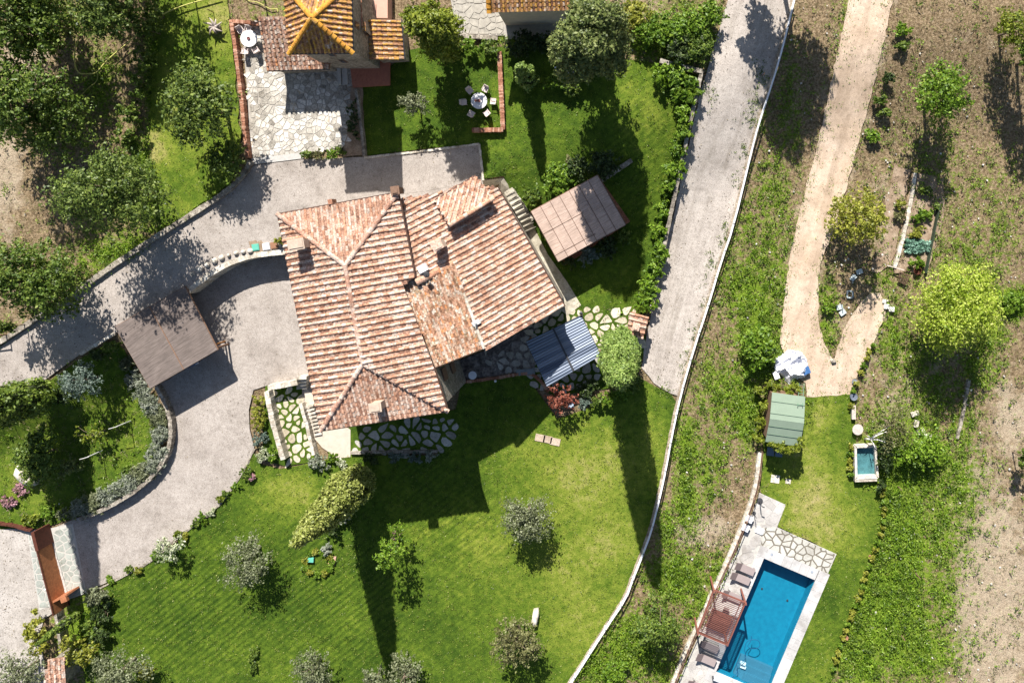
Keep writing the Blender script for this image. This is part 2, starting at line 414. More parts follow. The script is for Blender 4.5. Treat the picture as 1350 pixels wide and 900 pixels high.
# ---------------------------------------------------------------- ground
POOL = [(1007,735),(1075,764),(1011,913),(943.6,884.5)]
POOLG = [(1002,727),(1083,761),(1019,921),(936,889)]
GREEN = [(1010,400,60,150,.55),(1040,150,22,90,.4),(960,520,50,60,.6),(930,620,30,50,.55),(1210,470,50,60,.5),(1230,250,60,90,.32),(1320,300,30,60,.38),(1280,350,60,30,.42),(1260,640,40,70,.6),(1000,430,38,90,.75),(1005,465,30,40,1),(985,380,40,50,.7),(1010,330,25,50,.5),(1020,260,25,60,.55),(985,300,20,40,.5),
 (1165,730,56,150,1.25),(1130,840,40,60,1.1),(1200,620,60,50,.95),(1190,840,50,60,.9),(1140,860,30,60,.9),(1335,400,35,22,1),(1240,700,40,90,.6),(1200,560,50,40,.6),(1300,440,30,30,.7),
 (905,660,20,50,.75),(895,760,45,35,.85),(955,760,25,30,.85),(930,800,30,30,.7),(880,700,14,40,.7),(940,600,25,50,.5),(985,540,22,50,.9),(905,590,18,50,.8),
 (835,850,45,45,.85),(790,880,35,40,.8),(870,880,40,30,.6),(1180,450,30,60,.55),(1230,520,40,40,.55),(1270,560,25,50,.5),(1290,480,30,40,.6),
 (115,835,35,45,1.2),(85,850,12,30,.8),(690,40,40,30,.8),(890,55,50,30,1.0),(240,80,34,120,1.15),(215,100,20,90,1.1),(215,230,50,60,1.0),(245,250,40,40,1.0),(160,340,60,40,.7),(225,270,60,40,.8),(130,110,30,60,.5),(100,20,60,40,.4),(60,440,60,20,.4),
 (1090,400,16,50,.5),(1090,440,14,30,.6),(1120,160,16,60,.35),(1120,40,16,60,.45),(1000,120,14,60,.5),(1260,330,80,60,.35),(1300,250,50,50,.3),(1170,370,25,30,.4),(380,10,60,40,.3),
 (900,10,50,30,.4),(1215,860,50,40,.75),(1240,780,30,60,.55),(1150,640,60,40,1)]
SAND = [(1310,800,60,170,1.1),(1335,560,40,70,.8),(1290,640,50,60,.7),(1250,870,30,30,.5),(925,700,45,28,.9),(940,640,30,30,.4),(20,80,50,50,.8),(8,220,25,90,.95),(40,60,30,40,.7),
 (60,400,80,50,.5),(215,190,22,30,.5),(1150,400,20,40,.6),(1145,430,20,30,.7),(1110,430,20,30,.4),(1150,300,20,60,.4),(1165,250,20,50,.4),(1180,530,30,50,.6),(1230,480,20,50,.5),(830,5,60,30,.6),(980,470,30,60,.25),
 (1300,60,60,40,.3),(1240,40,60,50,.2)]
_e = [(1121,-10),(1105,60),(1090,130),(1075,200),(1055,270),(1040,340),(1032,400),(1029,450),(1178,-10),(1162,70),(1142,150),(1121,230),(1100,300),(1080,350),(1079,400),(1172,420),(1158,452),(1142,482)]
SAND += [(x, y, 9, 40, .55) for x, y in _e]
xs = sorted(set([-420,-260,-160,-100,-70] + list(np.round(np.arange(-56, 56.01, .42), 3)) + [70,100,160,260,420]))
ys = sorted(set([-420,-260,-160,-100,-60] + list(np.round(np.arange(-40, 44.01, .42), 3)) + [60,100,160,260,420]))
vv = []; ff = []; cc = []
for y in ys:
    for x in xs:
        z = Z(x, y); gx, gy = g_of(x, y)
        if -35 < y < -10 and 10 < x < 35 and inside(gx, gy, POOLG): z -= 2.4
        if abs(x) < 60 and abs(y) < 48: z += .05*math.sin(x*1.3+1.7*math.sin(y*.9))*math.sin(y*1.1+x*.3)-.05
        else: z -= .05
        vv.append((x, y, z-.03))
        k = H/(H-z) if z > 0 else 1
        px = 818+(gx-818)*k; py = 291+(gy-291)*k
        cc.append((min(1, blobmask(GREEN, px, py)+.16), min(1, blobmask(SAND, px, py)), 0, 1))
nx = len(xs)
for j in range(len(ys)-1):
    for i in range(nx-1): ff.append((j*nx+i, j*nx+i+1, (j+1)*nx+i+1, (j+1)*nx+i))
me = bpy.data.meshes.new('ground'); me.from_pydata(vv, [], ff); me.materials.append(ground_m)
ca = me.color_attributes.new('mask', 'FLOAT_COLOR', 'POINT'); ca.data.foreach_set('color', [c for q in cc for c in q])
me.polygons.foreach_set('use_smooth', [True]*len(me.polygons))
ground = struct(link('ground', me))

# sheets -----------------------------------------------------------
FENCE = [(1048,-2),(1033,60),(1020,105),(1000,165),(991,200),(967,300),(951,345),(935,400),(915,460),(897,523),(885,580),(878,620),(868,665),(858,704),(846,735),(834,765),(826,788),(799,828),(755,897),(735,928)]
DRY = [(770,640,80,80,.42),(790,720,60,60,.45),(740,760,70,60,.35),(800,600,30,30,.45),(700,600,60,30,.3),(770,830,50,60,.4),(640,720,60,50,.3),(390,655,30,25,.5),(370,640,25,20,.5),(560,700,40,30,.2),
       (760,560,40,20,.3),(860,600,14,60,.35)]
MOW = [(250,800,130,110,1),(420,790,110,110,.9),(330,680,60,50,.3),(600,690,70,60,.7),(600,800,60,80,.35),(560,640,60,60,.5),(450,860,90,50,.8)]
south = [(334,596),(345,612),(370,618),(400,612),(455,600),(575,600),(598,572),(600,545),(608,505),(690,486),(704,510),(735,552),(775,538),(815,515),(842,497),(862,508),(885,520),(893,532)]+FENCE[10:]+[(600,940),(112,940),(112,830),(130,775),(165,756),(200,738),(240,700),(262,690),(285,672),(315,632)]
sheet('lawn', south, lawn_m, .03, None, 14, [(DRY, .13), (MOW, 0)])
ne = [(478,113),(500,100),(540,66),(570,60),(665,62),(740,68),(870,84),(925,95),(912,160),(903,205),(886,272),(866,370),(858,412),(836,415),(800,404),(762,404),(735,372),(706,310),(678,262),(664,232),(636,236),(631,190),(560,196),(480,206)]
NEM = [([(850,150,40,90,.25),(670,190,60,40,.12),(800,380,50,30,.12),(870,250,20,60,.15)], .10), ([(850,200,60,150,.5)], 0)]
sheet('lawn', ne, lawn_m, .03, None, 12, NEM)
sheet('lawn', [(150,448),(165,462),(185,510),(213,545),(212,590),(200,615),(165,650),(100,682),(50,697),(30,695),(-30,700),(-30,535),(0,528),(60,505),(110,470)], lawn_m, .03, None, 10, [([(25,640,40,40,.2),(165,540,20,50,.15)], .18), ([(170,540,30,60,.5)], 0)])
sheet('lawn', smoothp(jitter([(1064,522),(1126,518),(1128,560),(1128,630),(1155,636),(1166,668),(1163,700),(1150,745),(1128,800),(1100,890),(1085,940),(1010,940),(1034,898),(1091,756),(1103,730),(1024,694),(1036,665),(1003,650),(1004,600),(1010,560),(1040,560)], 9, 1.2, 4), 1, True), lawn_m, .05, None, 12,
      [([(1075,660,35,45,.5),(1070,620,25,40,.42),(1080,700,35,30,.45),(1085,550,20,25,.35),(1050,600,20,20,.3),(1105,690,30,40,.25),(1130,600,10,30,-.2),(1105,560,15,30,-.15),(1100,800,30,60,-.15)], .26), ([(1090,840,40,90,.35)], 0)])
nwl = smoothp(jitter([(206,-12),(268,-12),(300,-5),(303,28),(309,90),(314,150),(318,200),(306,240),(250,280),(222,298),(205,285),(212,240),(196,205),(200,120),(207,60)], 9, 2.5, 11), 1, True)
sheet('lawn', nwl, lawn_m, .06, 1.9, 12, [([(205,195,18,25,.5),(290,20,30,30,.25),(225,120,14,60,.2)], .33), ([(0,0,1,1,0)], 0)])
sheet('gravel_driveway', [(-40,480),(0,457),(60,417),(105,385),(190,327),(245,292),(300,257),(322,232),(335,218),(400,210),(480,207),(560,198),(632,190),(637,244),(600,262),(520,285),(420,300),(385,330),(345,336),(320,341),(295,350),(275,362),(258,376),(245,386),(200,412),(150,440),(110,464),(60,500),(20,514),(-40,545)], gravel, .045, 1.9, 30)
court = [(243,388),(258,378),(276,364),(297,352),(320,344),(345,339),(380,335),(440,360),(440,560),(400,560),(398,508),(352,508),(334,514),(328,540),(329,565),(335,590),(328,612),(308,640),(280,674),(262,690),(240,701),(200,739),(165,757),(130,772),(92,786),(80,800),(60,700),(98,684),(150,664),(200,627),(222,595),(228,562),(216,522),(196,500),(190,440)]
sheet('gravel_courtyard', court, gravel, .05, 0.0, 30)
sheet('gravel_lane', jitter([(-40,700),(0,697),(55,698),(70,760),(80,800),(58,815),(50,840),(58,870),(62,940),(-40,940)], 12, 1.5, 3), gravelpale, .045, 0.0, 30)
road = jitter([(962,-10),(953,20),(936,80),(921,130),(906,200),(891,270),(877,330),(864,390),(853,440),(846,485),(862,505),(893,524)], 10, 1.0, 5, False)+[(897,523),(915,460),(935,400),(951,345),(967,300),(991,200),(1000,165),(1020,105),(1033,60),(1050,-10)]
sheet('gravel_road', road, gravelroad, .045, None, 14)
dirt = jitter([(1122,-10),(1106,60),(1091,130),(1076,200),(1056,270),(1041,340),(1033,400),(1029,450),(1035,480),(1062,505),(1064,523),(1095,521),(1125,519),(1127,503),(1140,474),(1154,447),(1164,425),(1167,408),(1160,386),(1146,388),(1131,405),(1117,425),(1107,450),(1099,477),(1088,455),(1080,425),(1079,390),(1080,350),(1100,300),(1121,230),(1142,150),(1162,70),(1178,-10)], 7, 1.3, 6)
sheet('dirt_road', dirt, dirtroad, .07, None, 14)
sheet('garden_soil', jitter([(1203,228),(1245,235),(1246,280),(1238,310),(1222,358),(1178,360),(1190,300)], 7, 2, 8), soil, .06, None, 12)
sheet('bare_soil', jitter([(1180,215),(1200,225),(1190,290),(1176,352),(1150,360),(1160,300)], 7, 3, 9), soil, .05, None, 12)
sheet('flower_bed_soil', jitter([(455,112),(478,115),(481,205),(452,207)], 8, 1, 9), soil, .06, 1.9, 12)

# ---------------------------------------------------------------- flagstones
def clip_half(poly, px, py, nx_, ny_):
    out = []; n = len(poly)
    for i in range(n):
        a = poly[i]; b = poly[(i+1)%n]
        da = (a[0]-px)*nx_+(a[1]-py)*ny_; db = (b[0]-px)*nx_+(b[1]-py)*ny_
        if da <= 0: out.append(a)
        if (da < 0) != (db < 0) and abs(da-db) > 1e-9:
            t = da/(da-db); out.append((a[0]+(b[0]-a[0])*t, a[1]+(b[1]-a[1])*t))
    return out
def flagstones(name, region, cell, gap, mat, dz=.04, base=None, jit=.42, thick=.06, clip=False, seed=1, rough=.06, keep=1.0, parent=None):
    r = random.Random(seed); xs_ = [p[0] for p in region]; ys_ = [p[1] for p in region]; pts = []
    y = min(ys_)-cell; row = 0
    while y < max(ys_)+cell:
        x = min(xs_)-cell+(row%2)*cell/2
        while x < max(xs_)+cell:
            pts.append((x+r.uniform(-jit, jit)*cell, y+r.uniform(-jit, jit)*cell)); x += cell
        y += cell*.88; row += 1
    if not keep == .99: pts = [p for p in pts if r.random() > .2]
    mb = MB()
    for i, p in enumerate(pts):
        if not inside(p[0], p[1], region) and not clip: continue
        if clip and not inside(p[0], p[1], region) and dist_poly(p[0], p[1], region) > cell: continue
        if r.random() > keep: continue
        b_ = cell*.95; poly = [(p[0]-b_, p[1]-b_), (p[0]+b_, p[1]-b_), (p[0]+b_, p[1]+b_), (p[0]-b_, p[1]+b_)]
        for j, q in enumerate(pts):
            if i == j: continue
            dx, dy = q[0]-p[0], q[1]-p[1]; L = math.hypot(dx, dy)
            if L > 2.3*cell or L < 1e-6: continue
            g = gap/2+(r.uniform(0, gap*.35))
            poly = clip_half(poly, p[0]+dx/2-dx/L*g, p[1]+dy/2-dy/L*g, dx/L, dy/L)
            if len(poly) < 3: break
        if len(poly) < 3: continue
        if clip:
            n = len(region); rc = ccw(region)
            for k in range(n):
                a = rc[k]; b = rc[(k+1)%n]; ex, ey = b[0]-a[0], b[1]-a[1]; L = math.hypot(ex, ey)
                poly = clip_half(poly, a[0], a[1], ey/L, -ex/L)
                if len(poly) < 3: break
            if len(poly) < 3: continue
        if rough > 0:
            poly = smoothp(poly, 1, True); poly = [(a+r.uniform(-rough, rough)*cell*.5, b+r.uniform(-rough, rough)*cell*.5) for a, b in poly]
        ar = abs(sum(poly[k][0]*poly[(k+1)%len(poly)][1]-poly[(k+1)%len(poly)][0]*poly[k][1] for k in range(len(poly))))/2
        if ar < cell*cell*.06: continue
        h = dz+r.uniform(0, .012)
        top = [P(a, b, h, base) for a, b in poly]
        top = ccw([tuple(v) for v in top]); mb.hexa([(a, b, c-thick) for a, b, c in top], top)
    o = mb.build(name, mat, parent)
    if not parent: struct(o)
    return o
mortar = simple('mortar', (.36,.33,.29), .95, .2, 3)
mortar2 = simple('mortar_pale', (.44,.42,.38), .95, .12, 3)
joint = simple('dark_joint', (.16,.14,.11), .95, .2, 4)
courty = [(322,34),(345,34),(360,95),(452,88),(456,120),(459,190),(400,200),(335,208),(328,120)]
sheet('terrace_bed', [(318,30),(470,30),(459,192),(400,203),(331,211),(326,120)], mortar, .05, 1.9, 40)
flagstones('stone_terrace', [(318,30),(470,30),(459,192),(400,203),(331,211),(326,120)], 6.8, .75, flag, .075, 1.9, .5, .05, False, 3, .0)
sheet('grey_kerb_strip', [(331,209),(400,201),(400,209),(335,217)], concrete, .10, 1.9, 30)
LM = [([(0,0,1,1,0)], .12), ([(0,0,1,1,0)], 0)]
sheet('lawn', [(350,504),(398,504),(416,608),(376,614),(345,606)], lawn_m, .035, 0.0, 12, LM)
sheet('lawn', [(460,558),(600,540),(618,505),(612,562),(588,596),(460,600)], lawn_m, .035, 0.0, 12, LM)
sheet('lawn', [(640,470),(690,424),(745,402),(845,405),(852,452),(840,498),(800,512),(730,522),(700,505)], lawn_m, .035, None, 12, LM)
flagstones('patio_stones', [(468,562),(600,548),(612,515),(606,560),(588,592),(560,594),(462,597)], 11.5, 2.4, greystep, .06, 0.0, .36, .05, False, 5, .05)
flagstones('patio_stones', [(690,425),(745,403),(760,404),(840,408),(850,450),(800,475),(700,440)], 10.5, 2.1, stepstone, .06, None, .36, .05, False, 6, .05)
flagstones('patio_stones', [(640,480),(700,440),(800,475),(790,500),(730,520),(715,512)], 11, 2.2, greystep, .06, 0.0, .36, .05, False, 16, .05)
flagstones('path_stones', [(352,514),(392,512),(414,606),(376,612)], 9, 2.0, stepstone, .07, 0.0, .33, .05, False, 7, .06)
sheet('patio_floor', [(575,486),(640,462),(745,405),(700,440),(712,470),(700,492),(612,500),(600,500)], island('patio_rubble', [(.2,(.08,.07,.065)),(.5,(.2,.17,.155)),(.8,(.3,.27,.25))], namt=.85, nscale=1.6, fine=5, dark=.6), .055, 0.0, 20)
# paths beside the house
path_m = island('path_stone', [(.2,(.40,.36,.29)),(.5,(.5,.46,.37)),(.8,(.58,.54,.45))], namt=.8, nscale=2.5, fine=8, dark=.25)
sheet('stone_path', [(640,470),(600,262),(530,256),(560,252),(600,247),(632,240),(664,235),(673,248),(690,282),(700,300)], path_m, .06, None, 10)
sheet('stone_path', [(676,258),(702,296),(722,335),(748,372),(766,402),(748,416),(730,400),(700,340)], path_m, .075, None, 10)
sheet('stone_path', [(452,560),(462,566),(462,602),(445,604),(425,590),(412,575),(404,545),(400,508)], plaster, .06, 0.0, 12)

# ---------------------------------------------------------------- foliage
def leafmesh(name, C, Nn, size, mat, parent=None, elong=.55, kindcol=None):
    n = len(C); a = rng.normal(size=(n, 3)); a -= (a*Nn).sum(1)[:, None]*Nn; a /= np.linalg.norm(a, axis=1)[:, None]+1e-9
    b = np.cross(Nn, a); s = size[:, None]
    V = np.empty((n, 4, 3)); V[:, 0] = C-a*s; V[:, 1] = C+b*s*elong+Nn*s*.12; V[:, 2] = C+a*s; V[:, 3] = C-b*s*elong+Nn*s*.12
    me = bpy.data.meshes.new(name); me.vertices.add(4*n); me.vertices.foreach_set('co', V.reshape(-1))
    me.loops.add(4*n); me.loops.foreach_set('vertex_index', np.arange(4*n, dtype=np.int32))
    me.polygons.add(n); me.polygons.foreach_set('loop_start', np.arange(0, 4*n, 4, dtype=np.int32))
    try: me.polygons.foreach_set('loop_total', np.full(n, 4, dtype=np.int32))
    except Exception: pass
    me.materials.append(mat); me.update(calc_edges=True); me.validate()
    return link(name, me, parent)
def unit(v): return v/(np.linalg.norm(v, axis=1)[:, None]+1e-9)
def crown_pts(c, rx, ry, rz, ncl, per, clr, lobes=6, low=-.35, shell=.55, amp=.3, rot=0.0):
    """clumps of leaf sprays on the outside of several overlapping boughs"""
    K = int(max(4, lobes*1.6)); i = np.arange(K)+.5
    rr = np.sqrt(i/K)*.72*(1+amp*.5*rng.normal(size=K)*.6); th = i*2.39996+rng.random()*6.28+rng.normal(size=K)*.25
    lc = np.stack([rr*np.cos(th), rr*np.sin(th), (.62-.75*rr**2)*(.7+.5*rng.random(K))-.1], 1)
    if rz > max(rx, ry)*.8:
        lo_i = rng.random(K) < .45; lc[lo_i, 2] = -.05-.62*rng.random(lo_i.sum()); lc[lo_i, :2] *= .9
    lr = (.30+.16*rng.random(K))*(1+amp*.6*rng.normal(size=K)*.5)*(1.25 if K < 8 else 1.0); lr = np.clip(lr, .2, .62)
    w = lr**2; li = rng.choice(K, ncl, p=w/w.sum())
    d = unit(rng.normal(size=(ncl, 3))+np.array([0, 0, .45])); d[:, 2] = np.where((d[:, 2] < -.5) & (lc[li, 2] > 0), -d[:, 2], d[:, 2])
    cl = lc[li]+d*lr[li][:, None]*(.72+.36*rng.random(ncl))[:, None]
    ax = unit(d*np.array([1, 1, .3])+cl*np.array([.8, .8, .1])+rng.normal(size=d.shape)*.35)
    p = np.repeat(cl*np.array([rx, ry, rz]), per, 0); dd = np.repeat(d, per, 0); aa = np.repeat(ax, per, 0)
    sc_ = np.repeat(clr*(.45+.9*rng.random(ncl)), per)[:, None]
    al = (rng.random(len(p))*1.7-.5)[:, None]
    off = rng.normal(size=p.shape)*(.34-.12*al)
    p = p+aa*al*sc_+off*sc_*np.array([1, 1, .7])
    if rot:
        ca_, sa_ = math.cos(rot), math.sin(rot); q = p.copy(); p[:, 0] = q[:, 0]*ca_-q[:, 1]*sa_; p[:, 1] = q[:, 0]*sa_+q[:, 1]*ca_
    nrm = unit(dd*.5+rng.normal(size=p.shape)*.55+off*.5+np.array([0, 0, .45]))
    return p+np.array(c), nrm, cl*np.array([rx, ry, rz])+np.array(c)
def trunk_mb(base, top, r, limbs):
    mb = MB(); base = Vector(base); top = Vector(top); mid = base.lerp(top, .5)+Vector((random.uniform(-.15, .15), random.uniform(-.15, .15), 0))
    mb.tube([base-Vector((0,0,.1)), base.lerp(mid, .3), mid, top], [r*1.3, r, r*.85, r*.45], 8)
    for l in limbs:
        l = Vector(l); s = mid.lerp(top, random.uniform(.1, .8)); m = s.lerp(l, .5)+Vector((0,0,.15*(l-s).length))
        mb.tube([s, m, s.lerp(l, .92)], [r*.45, r*.28, r*.08], 5)
    return mb
def tree(name, label, px, py, rpx, h, kind, cat='tree', dens=1.0, leaf=.17, ry=None, amp=.32, flat=.75, group=None, shell=.5, lobes=7, low=-.35, tr=None, clump=.17, rot=0.0, trunkmat=None):
    zc_rel = h*.62
    if kind == 'olive': amp = .6; dens *= .9; clump = .22
    c = P(px, py, zc_rel); k = (H-c.z)/H; rx = rpx*S*k; r_y = (ry or rpx)*S*k
    gz = Z(c.x, c.y); rz = min(max(h*.45, .3), max(rx, r_y)*flat+.2); cz = gz+h-rz*.9; c = A(px, py, cz)
    gz = Z(c.x, c.y); rz = max(.25, min(rz, c.z-gz))
    root = thing(name, label, cat, (c.x, c.y, gz), group)
    ncl = int(38*dens*(rx*r_y)*(.17/leaf)*max(1, rz/max(rx, r_y)*1.15)+16); ncl = min(ncl, 1300)
    p, n, cl = crown_pts((c.x, c.y, c.z), rx*.98, r_y*.98, rz*1.0, ncl, max(10, int(22*dens)), min(.95, max(.22, clump*max(rx, r_y))), lobes+int(max(rx, r_y)*1.5), low, shell, amp, rot)
    p[:, 2] = np.maximum(p[:, 2], gz+.03)
    leafmesh('crown', p, n, leaf*.82*(.5+.9*rng.random(len(p))), LEAF[kind], root)
    idx = rng.choice(len(cl), min(7, len(cl)), replace=False)
    trunk_mb((c.x, c.y, gz), (c.x+.1, c.y+.05, c.z+rz*.2), tr or max(.05, rx*.06), [cl[i] for i in idx]).build('trunk', trunkmat or bark, root, True)
    return root
def shrub(label, px, py, rpx, h, kind, cat='shrub', name='shrub', dens=1.0, leaf=.11, ry=None, group=None, rot=0.0, amp=.25, elong=.5):
    c = P(px, py, h*.5); k = (H-c.z)/H; rx = rpx*S*k; r_y = (ry or rpx)*S*k; gz = Z(c.x, c.y)
    root = thing(name, label, cat, (c.x, c.y, gz), group)
    ncl = int(34*dens*rx*r_y*(.11/leaf)+14); ncl = min(ncl, 500)
    p, n, cl = crown_pts((c.x, c.y, gz+h*.48), rx*.9, r_y*.9, h*.5, ncl, 18, max(.12, .2*min(rx, r_y)), 6, -.6, .55, amp, rot)
    p[:, 2] = np.maximum(p[:, 2], gz+.02)
    leafmesh('foliage', p, n, leaf*(.6+.8*rng.random(len(p))), LEAF[kind], root, elong)
    mb = MB()
    for i in rng.choice(len(cl), min(5, len(cl)), replace=False):
        l = Vector(cl[i]); b0 = Vector((c.x, c.y, gz-.05)); mb.tube([b0, b0.lerp(l, .5)+Vector((0,0,.05)), l], [.03, .02, .008], 4)
    mb.build('stem', bark, root); return root
def cypress(label, bx, by, h, r, kind='cypress', n=9000, leaf=.16, name='cypress_tree', blunt=False):
    b = P(bx, by, 0); root = thing(name, label, 'tree', b)
    ncl = n//16; u = rng.random(ncl)**.85; th = rng.random(ncl)*2*math.pi
    prof = np.clip(u/.13, 0, 1)**.5*(1-u**(3.2 if blunt else 1.7))**(.6 if blunt else .8)
    lob = 1+.10*np.sin(th*5+u*9)+.07*np.sin(th*3-u*23+1)
    rr = r*prof*lob*(.8+.22*rng.random(ncl))
    cl = np.stack([rr*np.cos(th), rr*np.sin(th), .25+u*(h-.35)], 1)
    d = np.stack([np.cos(th), np.sin(th), .35+.0*th+.8*(u > .9)], 1); d = unit(d)
    p = np.repeat(cl, 16, 0)+rng.normal(size=(ncl*16, 3))*np.array([.12, .12, .2])*max(.5, r/1.5); dd = np.repeat(d, 16, 0)
    nn = unit(dd*.8+rng.normal(size=p.shape)*.5)
    leafmesh('foliage', p+np.array(b), nn, leaf*(.6+.8*rng.random(len(p))), LEAF[kind], root, .5)
    mb = MB(); mb.tube([b-Vector((0,0,.1)), b+Vector((0,0,h*.5)), b+Vector((0,0,h*.95))], [r*.18, r*.12, .02], 8); mb.build('trunk', bark, root, True)
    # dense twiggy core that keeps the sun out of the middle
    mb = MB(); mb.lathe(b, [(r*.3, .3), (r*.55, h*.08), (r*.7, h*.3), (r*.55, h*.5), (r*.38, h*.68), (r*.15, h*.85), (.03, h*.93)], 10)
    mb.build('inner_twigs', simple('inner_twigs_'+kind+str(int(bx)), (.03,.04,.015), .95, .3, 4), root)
    return root

# ---------------------------------------------------------------- tile roofs
def tiled(parent, poly, down=None, pitch=.55, tl=.42, cap=TILE_PINK, pan=PAN_PINK, seed=1, r=None, name='roof', under=True):
    rd = random.Random(seed); n = pnormal(poly[0], poly[1], poly[2])
    d = Vector((n.x, n.y, 0)) if down is None else Vector(down)
    d = (d-n*d.dot(n)).normalized(); u = n.cross(d).normalized(); o = poly[0]
    q = [((p-o).dot(u), (p-o).dot(d)) for p in poly]
    us = [a for a, b in q]; mb = MB(); r = r or pitch*.25
    if under:
        t = [p-n*.02 for p in poly]; bt = [p-n*.16 for p in poly]
        fs = [list(range(len(t))), list(range(len(t), 2*len(t)))[::-1]]+[[i, (i+1)%len(t), len(t)+(i+1)%len(t), len(t)+i] for i in range(len(t))]
        mb.add(t+bt, fs, brownwood)
    def spans(s):
        xs_ = []
        for i in range(len(q)):
            a, b = q[i], q[(i+1)%len(q)]
            if (a[0] > s) != (b[0] > s): xs_.append(a[1]+(b[1]-a[1])*(s-a[0])/(b[0]-a[0]))
        xs_.sort(); return [(xs_[i], xs_[i+1]) for i in range(0, len(xs_)-1, 2)]
    def W(a, b, c): return o+u*a+d*b+n*c
    s = min(us)+pitch*.3; K = 5
    while s < max(us):
        off = rd.uniform(0, tl); wob = rd.uniform(-.02, .02)
        for v0, v1 in spans(s):
            v = v1-.02
            while v > v0+.08:
                a = max(v-tl*rd.uniform(.97, 1.03), v0-.02); w1 = r*rd.uniform(.97, 1.07); w0 = w1*.84; c = s+wob+rd.uniform(-.014, .014); lift = rd.uniform(0, .02)
                ring0 = []; ring1 = []
                for k in range(K+1):
                    an = math.pi*k/K; ring0.append(W(c-math.cos(an)*w0, a-.04, .0+math.sin(an)*w0*.75+lift)); ring1.append(W(c-math.cos(an)*w1, v, .035+math.sin(an)*w1*.8+lift))
                inner = [W(c-math.cos(math.pi*k/K)*w1*.8, v, .0+math.sin(math.pi*k/K)*w1*.6) for k in range(K+1)]
                vs = ring0+ring1+inner; fs = [[k, k+1, K+2+k, K+1+k] for k in range(K)]+[[K+1+k, K+2+k, 2*K+3+k, 2*K+2+k] for k in range(K)]
                mb.add(vs, fs, cap); v = a
        sp = s+pitch/2
        for v0, v1 in spans(sp):
            v = v1-.02
            while v > v0+.05:
                a = max(v-tl*1.02, v0); hw = pitch/2-.01
                mb.add([W(sp-hw, a-.03, 0.0), W(sp+hw, a-.03, 0.0), W(sp+hw, v, .035), W(sp, v, .012), W(sp-hw, v, .035), W(sp-hw, v, -.01), W(sp+hw, v, -.01)],
                       [[0, 1, 2, 3, 4], [4, 3, 5], [3, 2, 6]], pan); v = a
        s += pitch
    return mb.build(name, None, parent)
def caps(parent, a, b, r=.2, tl=.42, mat=CAP_ORANGE, name='ridge_tiles', lift=.05, mb=None):
    own = mb is None; mb = mb or MB(); a = Vector(a); b = Vector(b); L = (b-a).length; n = max(2, int(L/tl)); d = (b-a)/L
    u = d.cross(Vector((0,0,1))).normalized(); w = u.cross(d).normalized()
    for i in range(n):
        p = a+d*(L*i/n-.05); q = a+d*(L*(i+1)/n+.02); K = 6; j = random.uniform(-.015, .015)
        r0 = []; r1 = []
        for k in range(K+1):
            an = math.pi*k/K; r0.append(p+u*(math.cos(an)*r*1.05+j)+w*(math.sin(an)*r*.75+lift+.03)); r1.append(q+u*(math.cos(an)*r*.9+j)+w*(math.sin(an)*r*.6+lift))
        m_ = [p+u*(math.cos(math.pi*k/K)*r*.8+j)+w*(math.sin(math.pi*k/K)*r*.5+lift-.02) for k in range(K+1)]
        mb.add(r0+r1+m_, [[k, k+1, K+2+k, K+1+k] for k in range(K)]+[[k, k+1, 2*K+3+k, 2*K+2+k] for k in range(K)], mat)
    return mb.build(name, None, parent) if own else mb
def walls_from(parent, pts, z0, z1, mat, inset=.45, name='wall'):
    c = Vector((sum(p.x for p in pts)/len(pts), sum(p.y for p in pts)/len(pts), 0)); q = []
    for p in pts:
        d = Vector((p.x, p.y, 0))-c; L = d.length; d = d*(1-inset*1.3/L); q.append((c.x+d.x, c.y+d.y))
    mb = MB(); mb.prism(q, z0, z1); return mb.build(name, mat, parent), ccw(q)
glass = simple('window_glass', (.03,.035,.045), .15, .1, 1, bmp=0)
shutter = simple('shutter_wood', (.12,.075,.045), .7, .2, 4)
def window(parent, a, b, t, z, w=.9, h=1.2, door=False):
    a = Vector((a[0], a[1], 0)); b = Vector((b[0], b[1], 0)); d = (b-a).normalized(); nrm = Vector((d.y, -d.x, 0)); c = a.lerp(b, t)+Vector((0,0,z))
    ang = math.atan2(d.y, d.x)
    mb = MB(); mb.box(c+nrm*.02, (w/2+.08, .04, h/2+.08), ang); fr = mb.build('door' if door else 'window', brownwood, parent)
    mb = MB(); mb.box(c+nrm*.05, (w/2, .03, h/2), ang); mb.build('panel' if door else 'pane', shutter if door else glass, fr)

# ---------------------------------------------------------------- main villa
h0 = 9.2; h1 = 10.35
NWc, NEc = A(366,282.5,h0), A(525,254,h0); apN, apS = A(455,350,h1), A(478.5,479,h1); SWc, SEc = A(423,567.5,h0), A(590.5,542,h0)
villa = thing('stone_villa', 'large stone villa with interlocking pale terracotta tile roofs in the middle of the property', 'house', A(500,420,0))
nE = pnormal(apN, apS, SEc); J1 = onplane(547,364,apN,nE); J2 = onplane(531,374,apN,nE); J3 = onplane(572,483,apN,nE)
tiled(villa, [NWc, apN, apS, SWc], pitch=.50, seed=1)
tiled(villa, [apN, NEc, J1, J2, J3, SEc, apS], pitch=.50, seed=2, down=(nE.x, nE.y, 0))
tiled(villa, [NWc, NEc, apN], pitch=.44, tl=.40, seed=3)
tiled(villa, [SWc, apS, SEc], pitch=.40, tl=.40, seed=4)
for a, b in ((NWc, apN), (NEc, apN), (apN, apS), (SWc, apS), (SEc, apS)): caps(villa, a, b, .19, .42, CAP_PINK)
